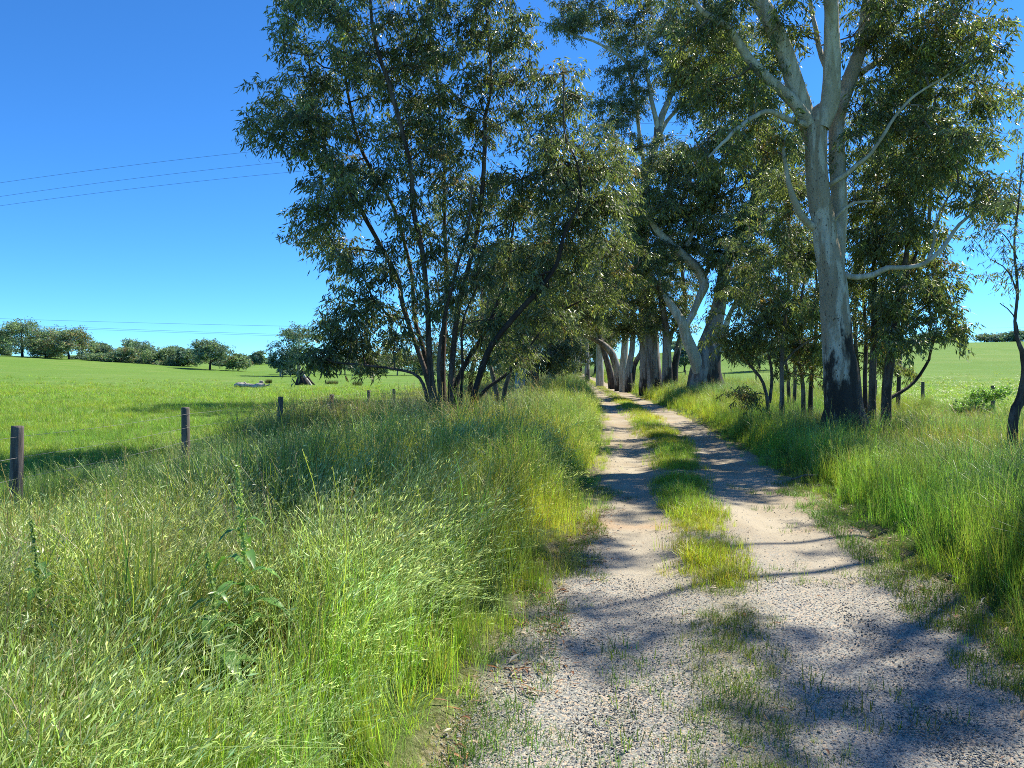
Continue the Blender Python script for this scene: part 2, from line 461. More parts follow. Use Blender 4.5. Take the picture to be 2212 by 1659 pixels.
def track_z(X, Y, U):
    z = g(X, Y)
    w = 0.10 * (vnoise(X, Y, 0.8, 5) - 0.5)
    rut = -0.028 * (np.exp(-((U + 0.78) / 0.3) ** 2) + np.exp(-((U - 0.72) / 0.34) ** 2))
    crown = 0.02 * np.exp(-((U + 0.1) / 0.25) ** 2)
    e = np.abs(U) + w * 3 + 0.18 * (vnoise(X, Y, 0.35, 6) - 0.5)
    fall = -0.055 * sm((e - 1.34 - 0.06 * sm((6.5 - Y) / 3)) / 0.25)
    return z + 0.018 + rut + crown + fall + 0.012 * (vnoise(X, Y, 0.25, 8) - 0.5) + 0.02 * (vnoise(X, Y, 1.1, 9) - 0.5)
ut = np.arange(-1.9, 1.91, 0.045)
yt = np.array([-a for a in grow_axis(0, 2, 0.4, 20, 1.3)[:0:-1]] + grow_axis(0, 12, 0.05, 260, 1.03))
grid_obj("track", ut, yt, track_z, track_mat())

# ---------------------------------------------------------------- scattering by geometry nodes
def scatter(name, protos, pos, rot, scl, idx, tint, label, cat, kind="stuff", **kw):
    """one object: a point per tuft, an instance of a small clump mesh on each"""
    coll = bpy.data.collections.new(name + "_clumps")
    for i, me in enumerate(protos):
        coll.objects.link(bpy.data.objects.new("%s_clump_%02d" % (name, i), me))
    me = bpy.data.meshes.new(name)
    n = len(pos)
    me.vertices.add(n); me.vertices.foreach_set("co", pos.astype(np.float32).reshape(-1))
    for nm, ty, fld, arr in (("rot", 'FLOAT_VECTOR', "vector", rot), ("scl", 'FLOAT_VECTOR', "vector", scl),
                             ("idx", 'INT', "value", idx), ("tint", 'FLOAT_COLOR', "color", np.concatenate([tint, np.ones((n, 1))], 1))):
        a = me.attributes.new(nm, ty, 'POINT')
        a.data.foreach_set(fld, np.ascontiguousarray(arr, dtype=np.int32 if ty == 'INT' else np.float32).reshape(-1))
    o = link(name, me); tag(o, label, cat, None, kind)
    ng = bpy.data.node_groups.new(name, 'GeometryNodeTree')
    ng.interface.new_socket("Geometry", in_out='INPUT', socket_type='NodeSocketGeometry')
    ng.interface.new_socket("Geometry", in_out='OUTPUT', socket_type='NodeSocketGeometry')
    gi = ng.nodes.new("NodeGroupInput"); go = ng.nodes.new("NodeGroupOutput")
    iop = ng.nodes.new("GeometryNodeInstanceOnPoints")
    ci = ng.nodes.new("GeometryNodeCollectionInfo")
    ci.inputs["Collection"].default_value = coll
    ci.inputs["Separate Children"].default_value = True
    ci.inputs["Reset Children"].default_value = True
    def na(nm, ty):
        q = ng.nodes.new("GeometryNodeInputNamedAttribute"); q.data_type = ty; q.inputs[0].default_value = nm
        return [s for s in q.outputs if s.enabled and s.name == "Attribute"][0]
    L = ng.links.new
    L(gi.outputs[0], iop.inputs["Points"]); L(ci.outputs[0], iop.inputs["Instance"])
    iop.inputs["Pick Instance"].default_value = True
    L(na("idx", 'INT'), iop.inputs["Instance Index"])
    e2r = ng.nodes.new("FunctionNodeEulerToRotation")
    L(na("rot", 'FLOAT_VECTOR'), e2r.inputs[0]); L(e2r.outputs[0], iop.inputs["Rotation"])
    L(na("scl", 'FLOAT_VECTOR'), iop.inputs["Scale"])
    L(iop.outputs[0], go.inputs[0])
    md = o.modifiers.new("scatter", 'NODES'); md.node_group = ng
    return o

def blades(acc, rs, n, rad, h0, h1, w, lean0, lean1, col, var=0.25, seg=5):
    a = rs.rand(n) * 6.283; r = rad * np.sqrt(rs.rand(n))
    bx, by = r * np.cos(a), r * np.sin(a)
    d = a + rs.randn(n) * 1.1
    h = h0 + (h1 - h0) * rs.rand(n); le = lean0 + (lean1 - lean0) * rs.rand(n) ** 1.3
    t = np.linspace(0, 1, seg)[None, :]
    out = le[:, None] * h[:, None] * t ** 2.0
    z = h[:, None] * (t - 0.45 * le[:, None] * t ** 2.6)
    cx = bx[:, None] + np.cos(d)[:, None] * out; cy = by[:, None] + np.sin(d)[:, None] * out
    ww = w * (0.7 + 0.6 * rs.rand(n))[:, None] * (1 - t ** 1.6 * 0.97) * 0.5
    tw = d + 1.57 + rs.randn(n) * 0.6
    sx_, sy_ = np.cos(tw)[:, None] * ww, np.sin(tw)[:, None] * ww
    A = np.stack([cx + sx_, cy + sy_, z], -1); B = np.stack([cx - sx_, cy - sy_, z], -1)
    V = np.stack([A, B], 2).reshape(-1, 3)
    m = np.arange(n)[:, None] * seg * 2; k = np.arange(seg - 1)[None, :] * 2
    F = np.stack([m + k, m + k + 1, m + k + 3, m + k + 2], -1).reshape(-1, 4)
    c = np.asarray(col)[None, :] * (1 + var * rs.randn(n, 1)) * (1 + 0.12 * rs.randn(n, 3))
    yel = rs.rand(n) < 0.07
    c[yel] = np.array([0.30, 0.25, 0.11]) * (0.8 + 0.5 * rs.rand(yel.sum(), 1))
    acc.add(V, F, np.clip(np.repeat(c, seg * 2, 0), 0.01, 0.9))

def seed_stems(acc, rs, n, rad, h0, h1, lean, nsp, splen, spw, col, scol, spread=0.05, frac=0.3):
    seg = 6
    a = rs.rand(n) * 6.283; r = rad * np.sqrt(rs.rand(n))
    d = rs.randn(n) * 0.6
    h = h0 + (h1 - h0) * rs.rand(n); le = lean * (0.4 + rs.rand(n))
    def pt(t):
        o = le * h * t ** 2.2
        return np.stack([r * np.cos(a) + np.cos(d) * o, r * np.sin(a) + np.sin(d) * o, h * (t - 0.4 * le * t ** 3)], -1)
    Pp = np.stack([pt(t) for t in np.linspace(0, 1, seg)], 1)
    w = 0.0013
    s = np.stack([-np.sin(d), np.cos(d), 0 * d], -1)[:, None, :] * w
    V = np.stack([Pp + s, Pp - s], 2).reshape(-1, 3)
    m = np.arange(n)[:, None] * seg * 2; k = np.arange(seg - 1)[None, :] * 2
    F = np.stack([m + k, m + k + 1, m + k + 3, m + k + 2], -1).reshape(-1, 4)
    acc.add(V, F, np.clip(np.repeat(np.asarray(col)[None] * (1 + 0.2 * rs.randn(n, 1)), seg * 2, 0), 0.01, 0.9))
    ps, ds, cs = [], [], []
    for j in range(nsp):
        t = 1 - frac * (j + rs.rand(n)) / nsp
        p = pt(t) + rs.randn(n, 3) * spread * np.array([1, 1, 0.3])
        dd = np.stack([np.cos(d) * (.2 + .5 * le) + rs.randn(n) * 0.22, np.sin(d) * (.2 + .5 * le) + rs.randn(n) * 0.22, 0.95 - (0.3 + 0.6 * le) * t ** 4 - 0.3 * rs.rand(n)], -1)
        dd /= np.linalg.norm(dd, axis=1, keepdims=True)
        ps.append(p); ds.append(dd); cs.append(np.asarray(scol)[None] * (1 + 0.15 * rs.randn(n, 1)) * (1 + 0.05 * rs.randn(n, 3)))
    ps, ds, cs = np.concatenate(ps), np.concatenate(ds), np.clip(np.concatenate(cs), 0.02, 0.9)
    leaves(acc, ps, ds, splen * (0.7 + 0.6 * rs.rand(len(ps))), spw * (0.7 + 0.6 * rs.rand(len(ps))), cs, rs)

rs = RS(11)
GREEN, LUSH, BLUEG, PALE = (0.245, 0.33, 0.055), (0.29, 0.37, 0.045), (0.155, 0.245, 0.062), (0.43, 0.48, 0.17)
protos = []
def proto(fn):
    a = Acc(); fn(a); protos.append(a.mesh("grass_clump", M_GRASS)); return len(protos) - 1
TALL = [proto(lambda a: (blades(a, rs, 36, 0.13, 0.30, 0.78, 0.0078, 0.02, 0.42, GREEN), seed_stems(a, rs, 3, 0.1, 0.65, 0.9, 0.35, 10, 0.016, 0.004, GREEN, (0.28, 0.33, 0.13), 0.012, 0.18))) for _ in range(4)]
BROME = [proto(lambda a: (blades(a, rs, 18, 0.13, 0.25, 0.55, 0.0055, 0.02, 0.4, PALE), seed_stems(a, rs, 15, 0.15, 0.42, 0.78, 0.65, 6, 0.036, 0.0045, (0.33, 0.42, 0.15), (0.50, 0.58, 0.31), 0.022, 0.30))) for _ in range(5)]
SHORT = [proto(lambda a: blades(a, rs, 26, 0.10, 0.10, 0.26, 0.0050, 0.1, 0.9, LUSH, seg=4)) for _ in range(3)]
WIDE = [proto(lambda a: blades(a, rs, 36, 0.12, 0.5, 1.0, 0.0115, 0.05, 0.65, BLUEG, 0.2, 6)) for _ in range(3)]
DRY = [proto(lambda a: (seed_stems(a, rs, 9, 0.14, 0.6, 1.0, 0.4, 14, 0.014, 0.004, (0.26, 0.21, 0.12), (0.33, 0.27, 0.17), 0.012, 0.28), blades(a, rs, 12, 0.12, 0.3, 0.6, 0.004, 0.1, 0.7, (0.15, 0.19, 0.06)))) for _ in range(3)]
TINY = [proto(lambda a: blades(a, rs, 14, 0.07, 0.03, 0.10, 0.0035, 0.2, 1.2, (0.14, 0.23, 0.04), seg=3)) for _ in range(3)]

def finish(pos, idx, s, tint, rs, tilt=0.12, wind=0.0):
    n = len(pos)
    rz = np.where(np.isin(idx, BROME), rs.randn(n) * 0.95 + 0.25, rs.rand(n) * 6.283)
    rot = np.stack([rs.randn(n) * tilt, rs.randn(n) * tilt + wind, rz], -1)
    return pos, rot, np.stack([s, s, s * (0.85 + 0.3 * rs.rand(n))], -1), idx, tint

def visible(x, y, h=0.9, m=0.06):
    """inside a generous wedge ahead of the camera"""
    return (np.abs(x) < y * (0.666 + m) + 1.6) & (y > 0.9)

def pick(rs, groups, n, probs):
    """probs (n, G)"""
    c = np.cumsum(probs / probs.sum(1, keepdims=True), 1); k = (rs.rand(n)[:, None] > c).sum(1)
    out = np.zeros(n, int)
    for gi_, gl in enumerate(groups):
        m = k == gi_; out[m] = np.asarray(gl)[rs.randint(0, len(gl), m.sum())]
    return out, k

def tints(rs, x, y, n, amt=0.18):
    b = 0.62 + 0.75 * (0.6 * vnoise(x, y, 1.7, 21) + 0.4 * vnoise(x, y, 0.5, 23))
    w = 1.5 * (vnoise(x, y, 1.9, 22) - 0.5)
    t = np.stack([b * (1 + 0.5 * w), b * (1 + 0.12 * w), b * (1 - 0.3 * w)], -1)
    return t * (1 + amt * rs.randn(n, 1)) * (1 + 0.05 * rs.randn(n, 3))

def make_verge(side):
    rs = RS(5 if side < 0 else 6)
    xs, yy = [], []
    for (y0, y1, dens) in ((1.0, 5, 130), (5, 10, 105), (10, 20, 60), (20, 40, 26), (40, 75, 10), (75, 130, 4.5)):
        W = 9.0 if side > 0 else 8.0
        n = int(W * (y1 - y0) * dens)
        y = y0 + (y1 - y0) * rs.rand(n); u = 1.02 + W * rs.rand(n)
        xs.append(Xc(y) + side * u); yy.append(y)
    x = np.concatenate(xs); y = np.concatenate(yy)
    u = np.abs(x - Xc(y))
    ok = visible(x, y)
    if side < 0:
        ok &= x > fence_x(y) - 0.5 - 0.5 * rs.rand(len(x))
    edge = u - (1.08 if side < 0 else 1.12) - 0.26 * vnoise(x, y, 0.7, 31) - 0.12 * vnoise(x, y, 0.25, 32)
    edge = edge - (0.14 if side < 0 else 0.05) * sm((6.5 - y) / 2)
    for cx_, cy_, cr_ in ((-1.24, 3.42, .30), (-1.12, 3.1, .22), (-2.05, 3.3, .22)):
        ok &= ((x - cx_) ** 2 + ((y - cy_) * .7) ** 2 > cr_ ** 2) | (rs.rand(len(x)) < .18)
    ok &= (edge > 0) | (rs.rand(len(x)) < 0.3 * np.exp(edge * 5))
    x, y, u, edge = x[ok], y[ok], u[ok], edge[ok]
    n = len(x)
    nz = vnoise(x, y, 1.5, 33); nz2 = vnoise(x, y, 2.6, 34)
    e = sm(edge / 0.9)
    if side < 0:
        fore = sm((7.2 - y) / 2.0) * sm((-x - 0.1 - 0.12 * y * 0) / 1.2)
        patch = sm((nz2 - 0.5) * 5) * sm((y - 9) / 2)
        pB = 3.2 * fore * (0.35 + nz) + 1.3 * patch * e + 0.25
        pT = 1.0 * e + 0.25
        pS = 2.6 * (1 - e) + 0.15
        pW = (0.35 + 1.2 * sm((6.5 - y) / 3)) * sm((vnoise(x, y, 0.8, 35) - 0.62) * 6) * e
        pD = 0.9 * sm((y - 9) / 8) * sm((u - 2.8) / 1.5) + 0.05 + 0.25 * sm((vnoise(x, y, .7, 37) - .65) * 6)
        hs_ = (0.35 + 0.75 * e) * (0.55 + 0.45 * nz + .4 * vnoise(x, y, .55, 36)) * (1 - .34 * sm((-x - 2.3) / 1.6) * (1 - sm((y - 12) / 5)) * sm((y - 3.3) / 1.5))
    else:
        pB = 0.35 * sm((nz2 - 0.5) * 4) * e + 0.3 * sm((y - 25) / 15)
        pT = 1.1 * e + 0.1
        pS = 2.2 * (1 - e) + 0.35
        pW = 0.55 * sm((nz - 0.5) * 5) * e
        pD = 0.5 * sm((u - 2.2) / 1.5) * nz2 + 0.01
        hs_ = (0.32 + 0.50 * e) * (0.55 + 0.4 * nz + .4 * vnoise(x, y, .55, 36))
    idx, k = pick(rs, [BROME, TALL, SHORT, WIDE, DRY], n, np.stack([pB, pT, pS, pW, pD], 1) + 1e-6)
    s = hs_ * np.where(k == 2, 1.25, 1.0) * (0.8 + 0.4 * rs.rand(n)) * (1 + 0.5 * sm((y - 18) / 30))
    s = np.where((y > 18), s * 0.85, s)
    s = s * (0.55 + 0.45 * sm((y - 0.5) / 2.5))
    z = g(x, y) - 0.015
    t = tints(rs, x, y, n)
    if side < 0:
        lush = (sm((1.3 - edge) / 1.1))[:, None]
    else:
        lush = (sm((1.8 - edge) / 1.5))[:, None]
    t = t * (1 + lush * np.array([[0.28, 0.26, -0.05]]))
    return finish(np.stack([x, y, z], -1), idx, s, np.clip(t, 0.3, 2.2), rs, 0.13, 0.0)

args = make_verge(-1)
scatter("verge_grass", protos, *args, "tall seeding grass filling the strip between the fence and the left edge of the track", "grass")
args = make_verge(1)
scatter("verge_grass", protos, *args, "rank bright green grass along the right side of the track under the gum trees", "grass")

# tufts on the crown between the wheel ruts
def make_crown():
    rs = RS(8)
    xs, yy, ss, kk = [], [], [], []
    for (y0, y1, dens) in ((1.5, 8, 170), (8, 20, 150), (20, 45, 60), (45, 110, 16)):
        n = int((y1 - y0) * dens)
        y = y0 + (y1 - y0) * rs.rand(n)
        hw = np.interp(y, [2, 5, 7, 10, 15, 20, 60], [0.26, 0.22, 0.22, 0.26, 0.36, 0.46, 0.40])
        off = np.interp(y, [2, 6, 10, 17, 60], [-0.12, -0.16, -0.20, -0.02, 0.0])
        u = off + hw * rs.randn(n) * 0.62 + .12 * (vnoise(y, y * 0, .9, 48) - .5)
        x = Xc(y) + u
        d = vnoise(x * 0.6, y, 0.9, 41)
        cover = np.interp(y, [2, 4.5, 5.3, 6.0, 9, 11, 11.8, 12.6, 13.4, 60], [0.6, 0.5, 0.25, 0.95, 1.0, 0.9, 0.4, 0.55, 1.0, 1.0])
        ok = (d < cover * 1.05) & (np.abs(u - off) < hw * 1.7)
        x, y, d = x[ok], y[ok], d[ok]; cover = cover[ok]
        xs.append(x); yy.append(y)
        big = sm((cover - d) * 3.0) * np.interp(y, [2, 5, 6.5, 60], [0.12, 0.22, 1, 1])
        ss.append(0.35 + 0.75 * big); kk.append(big)
    x, y, s, b = map(np.concatenate, (xs, yy, ss, kk)); n = len(x)
    tiny = rs.rand(n) > b * 1.6
    idx = np.where(tiny, np.asarray(TINY)[rs.randint(0, 3, n)], np.asarray(SHORT)[rs.randint(0, 3, n)])
    s = np.where(tiny, s * np.where(y < 6, 1.9, 1.5), s * 0.58 * (0.6 + 0.9 * vnoise(x, y, .3, 47)))
    # stray seedlings over the whole track and its edges
    m = 4200; y2 = 2 + 9 * rs.rand(m) ** 1.2; u2 = np.where(rs.rand(m) < .55, np.where(rs.rand(m) < .35, -1.14 - .45 * rs.rand(m), 1.05 + .5 * rs.rand(m)), -1.5 + 3.0 * rs.rand(m))
    x2 = Xc(y2) + u2; kp = (vnoise(x2, y2, 0.6, 43) > 0.68) | (np.abs(u2) > 1.08) & (vnoise(x2, y2, 0.5, 44) > 0.4)
    x2, y2 = x2[kp], y2[kp]; m = len(x2)
    x = np.concatenate([x, x2]); y = np.concatenate([y, y2]); s = np.concatenate([s, 0.5 + 0.8 * rs.rand(m)])
    idx = np.concatenate([idx, np.asarray(TINY)[rs.randint(0, 3, m)]]); n = len(x)
    t = tints(rs, x, y, n, .22) * np.array([[1.05, 1.0, 0.9]])
    z = track_z(x, y, x - Xc(y)) - 0.004
    return finish(np.stack([x, y, z], -1), idx, s * (0.8 + 0.4 * rs.rand(n)), np.clip(t, 0.3, 2.2), rs, 0.1)
scatter("track_grass", protos, *make_crown(), "short yellow-green grass growing in a broken line between the two wheel ruts", "grass")

# short paddock grass left and right
def make_field(side):
    rs = RS(15 + side)
    xs, yy = [], []
    for (y0, y1, dens) in ((5, 12, 60), (12, 22, 36), (22, 40, 14), (40, 90, 4.0)):
        x1 = y1 * 0.75 + 2
        n = int(x1 * (y1 - y0) * dens)
        y = y0 + (y1 - y0) * rs.rand(n); x = side * x1 * rs.rand(n)
        xs.append(x); yy.append(y)
    x = np.concatenate(xs); y = np.concatenate(yy)
    ok = visible(x, y) & ((x < fence_x(y) - 0.3) if side < 0 else (x > Xc(y) + 9.0))
    x, y = x[ok], y[ok]; n = len(x)
    far = sm((y - 15) / 40)
    keep = rs.rand(len(y)) < 1 - .95 * sm((y - 35) / 50)
    x, y, far = x[keep], y[keep], far[keep]; n = len(x)
    idx, k = pick(rs, [SHORT, TALL, DRY], n, np.stack([np.ones(n), 0.06 * (1 - far), 0.0 * far], 1))
    s = np.where(k == 0, 0.75 + 0.4 * rs.rand(n), 0.45 + 0.2 * rs.rand(n)) * (1 + 0.8 * far) * (0.8 + 0.5 * vnoise(x, y, 2.2, 51))
    sc3 = np.stack([s * (1 + far), s * (1 + far), s * (0.8 - 0.15 * far)], -1)
    t = (0.45 * tints(rs, x, y, n, 0.06) + 0.55) * np.array([[0.84, 0.97, 0.95]])
    pos, rot, _, idx, t = finish(np.stack([x, y, g(x, y) - 0.02], -1), idx, s, t, rs)
    return pos, rot, sc3, idx, t
scatter("paddock_grass", protos, *make_field(-1), "short even pasture grass beyond the left wire fence", "grass")
scatter("paddock_grass", protos, *make_field(1), "short pasture grass beyond the fence on the right", "grass")

# loose stones
def pebbles():
    rs = RS(31)
    import bmesh
    ms = []
    M, nt, out = new_mat("loose_gravel_stone")
    ti = N(nt, "ShaderNodeAttribute", attribute_name="tint", attribute_type='INSTANCER')
    tc = N(nt, "ShaderNodeTexCoord")
    c = mixc(nt, noise(nt, tc.outputs["Object"], 2.5, 4), ti.outputs[0], mixc(nt, 1.0, ti.outputs[0], (0.6, 0.58, 0.55), 'MULTIPLY'))
    p = N(nt, "ShaderNodeBsdfPrincipled"); p.inputs["Roughness"].default_value = 0.8; p.inputs["Specular IOR Level"].default_value = 0.3
    nt.links.new(c, p.inputs["Base Color"]); nt.links.new(p.outputs[0], out.inputs[0])
    for i in range(7):
        bm = bmesh.new(); bmesh.ops.create_icosphere(bm, subdivisions=1 if i < 4 else 2, radius=0.5)
        sc_ = np.array([1, 0.65 + 0.3 * rs.rand(), 0.34 + 0.2 * rs.rand()])
        for v in bm.verts:
            k = 0.78 + 0.44 * rs.rand() if i < 4 else 0.9 + 0.2 * rs.rand()
            v.co = Vector(np.array(v.co) * sc_ * k)
        me = bpy.data.meshes.new("stone"); bm.to_mesh(me); bm.free(); me.materials.append(M); ms.append(me)
    xs, yy, ss = [], [], []
    for (y0, y1, dens, s0, s1) in ((2.6, 4.2, 9500, 0.004, 0.017), (4.2, 6, 4200, 0.006, 0.019), (6, 9, 380, 0.008, 0.022), (9, 16, 60, 0.015, 0.030)):
        n = int(3.5 * (y1 - y0) * dens)
        y = y0 + (y1 - y0) * rs.rand(n); u = -1.75 + 3.5 * rs.rand(n)
        x = Xc(y) + u
        okk = rs.rand(n) < 1 - .8 * sm((np.abs(u) - 1.3) / .4)
        d = vnoise(x, y, 0.55, 61) * 0.6 + vnoise(x, y, 0.2, 62) * 0.4
        smooth_rut = sm((y - 4.5) / 3) * (np.exp(-((u - 0.55) / 0.25) ** 2) + 0.7 * np.exp(-((u + 0.7) / 0.25) ** 2))
        ok = rs.rand(n) < (0.35 + 1.0 * d) * (1 - 0.85 * smooth_rut) * (1 - 0.55 * np.exp(-((u + 0.14) / 0.14) ** 2))
        ok &= (np.abs(x) < y * 0.68 + 0.3) & okk
        x, y = x[ok], y[ok]; n = len(x)
        xs.append(x); yy.append(y); ss.append(s0 + (s1 - s0) * rs.rand(n) ** 2.6)
    x, y, s = map(np.concatenate, (xs, yy, ss)); n = len(x)
    big = rs.rand(n) < 0.0016; s[big] *= 2.2
    z = np.maximum(track_z(x, y, x - Xc(y)), g(x, y) - 0.012) + s * 0.02
    pal = np.array([[0.31, 0.32, 0.30], [0.41, 0.41, 0.37], [0.22, 0.235, 0.225], [0.50, 0.46, 0.36], [0.44, 0.37, 0.26], [0.58, 0.56, 0.49], [0.14, 0.145, 0.14]])
    t = pal[rs.choice(7, n, p=[.26, .22, .18, .10, .09, .06, .09])] * (0.72 + 0.28 * rs.rand(n, 1))
    rot = np.stack([rs.randn(n) * 0.4, rs.randn(n) * 0.4, rs.rand(n) * 6.28], -1)
    scatter("gravel", ms, np.stack([x, y, z], -1), rot, np.stack([s, s, s], -1), rs.randint(0, 7, n), t,
            "loose grey and tan gravel covering the near part of the track", "gravel")
pebbles()

# fallen gum leaves and bark
def litter():
    rs = RS(32)
    a = Acc(); n = 1
    def one(L, W):
        a = Acc(); t = np.linspace(0, 1, 6)
        w = W * np.sin(np.pi * np.clip(t * 0.96 + 0.02, 0, 1)) ** 0.8 * 0.5
        cv = 0.12 * L * np.sin(t * 2.6)
        z = 0.004 + 0.012 * np.sin(t * 3.1) * (0.4 + rs.rand())
        V = np.stack([np.stack([t * L, cv + w, z + 0.003], -1), np.stack([t * L, cv, z - 0.002], -1), np.stack([t * L, cv - w, z + 0.003], -1)], 1).reshape(-1, 3)
        F = []
        for i in range(5):
            for j in range(2): F.append((i * 3 + j, i * 3 + j + 1, i * 3 + j + 4, i * 3 + j + 3))
        a.add(V, np.array(F)); return a.mesh("fallen_leaf", ML)
    ML = foliage_mat("dry_fallen_leaf", 0.12, 0.6, 0.3, inst=True, tr_gain=(1, 0.9, 0.7))
    ms = [one(0.10, 0.022), one(0.13, 0.02), one(0.08, 0.026), one(0.05, 0.012), one(0.16, 0.008)]
    m = 3200
    y = 2.0 + 8 * rs.rand(m) ** 1.4
    w = rs.rand(m)
    u = np.where(w < 0.55, -1.25 + 0.14 * rs.randn(m), np.where(w < 0.85, 1.42 + 0.2 * rs.randn(m), -0.1 + 0.3 * rs.randn(m)))
    x = Xc(y) + u
    ok = (np.abs(x) < y * 0.68 + 0.2) & ((w < 0.85) | (rs.rand(m) < 0.22)) & (vnoise(x, y, 0.5, 71) > 0.25)
    x, y, u = x[ok], y[ok], u[ok]; m = len(x)
    z = np.maximum(g(x, y), track_z(x, y, u)) + 0.008
    pal = np.array([[0.33, 0.22, 0.12], [0.45, 0.36, 0.24], [0.24, 0.11, 0.06], [0.50, 0.45, 0.34], [0.36, 0.17, 0.07]])
    t = pal[rs.randint(0, 5, m)] * (0.8 + 0.4 * rs.rand(m, 1))
    s = 0.25 + 0.55 * rs.rand(m) ** 1.5
    scatter("leaf_litter", ms, np.stack([x, y, z], -1), np.stack([rs.randn(m) * 0.15, rs.randn(m) * 0.2, rs.rand(m) * 6.28], -1),
            np.stack([s, s, s], -1), rs.randint(0, 5, m), t, "dry brown gum leaves and bark scraps scattered along the track edges", "fallen leaves")
litter()

# ---------------------------------------------------------------- trees
PAL_GUM = np.array([[0.085, 0.112, 0.054], [0.130, 0.150, 0.066], [0.195, 0.215, 0.072], [0.165, 0.195, 0.135], [0.28, 0.30, 0.085], [0.26, 0.16, 0.06]])
W_A = [.30, .24, .16, .22, .06, .02]
W_OLIVE = [.16, .26, .30, .10, .14, .04]
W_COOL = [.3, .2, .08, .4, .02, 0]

def connect(skel, skel_dir, att, rs, step=0.3, up=0.5):
    """join every foliage clump to the nearest wood below it; returns chains and tip counts"""
    nodes = [np.array(p) for p in skel]; dirs = [np.array(d) for d in skel_dir]; par = [-1] * len(nodes)
    K0 = len(nodes)
    NA = np.zeros((K0 + len(att) * 14, 3)); NA[:K0] = np.array(nodes); DA = np.zeros_like(NA); DA[:K0] = np.array(dirs)
    PA = np.full(len(NA), -1); cnt = K0
    d0 = np.array([np.min(np.linalg.norm(NA[:K0] - a, axis=1)) for a in att])
    order = np.argsort(d0 + rs.rand(len(att)) * 0.4)
    chains = []
    for oi in order:
        p = att[oi]
        df = p - NA[:cnt]; L = np.linalg.norm(df, axis=1) + 1e-6
        cost = L * (1 + 0.75 * np.maximum(0, -df[:, 2] / L + 0.15) + 0.35 * np.maximum(0, -(df * DA[:cnt]).sum(1) / L))
        j = int(np.argmin(cost)); d = L[j]; a = NA[j]
        if d < 0.05: continue
        m = int(np.clip(d / step, 2, 12))
        t = np.linspace(0, 1, m + 1)[1:, None]
        c1 = a + (DA[j] * 0.6 + df[j] / d * 0.6) * d * 0.4
        c2 = p - (df[j] / d * 0.8 + np.array([0, 0, up]) + rs.randn(3) * 0.25) * d * 0.28
        B = (1 - t) ** 3 * a + 3 * (1 - t) ** 2 * t * c1 + 3 * (1 - t) * t * t * c2 + t ** 3 * p
        B[:-1] += rs.randn(m - 1, 3) * 0.035 * min(d, 1.2)
        ids = np.arange(cnt, cnt + m)
        NA[ids] = B; PA[ids] = np.concatenate([[j], ids[:-1]])
        prev = np.concatenate([[a], B[:-1]]); dd = B - prev; DA[ids] = dd / (np.linalg.norm(dd, axis=1, keepdims=True) + 1e-9)
        cnt += m
        chains.append((j, ids))
    C = np.zeros(cnt)
    for j, ids in chains: C[ids[-1]] += 1
    for i in range(cnt - 1, K0 - 1, -1):
        if PA[i] >= 0: C[PA[i]] += C[i]
    return NA[:cnt], C, chains, K0

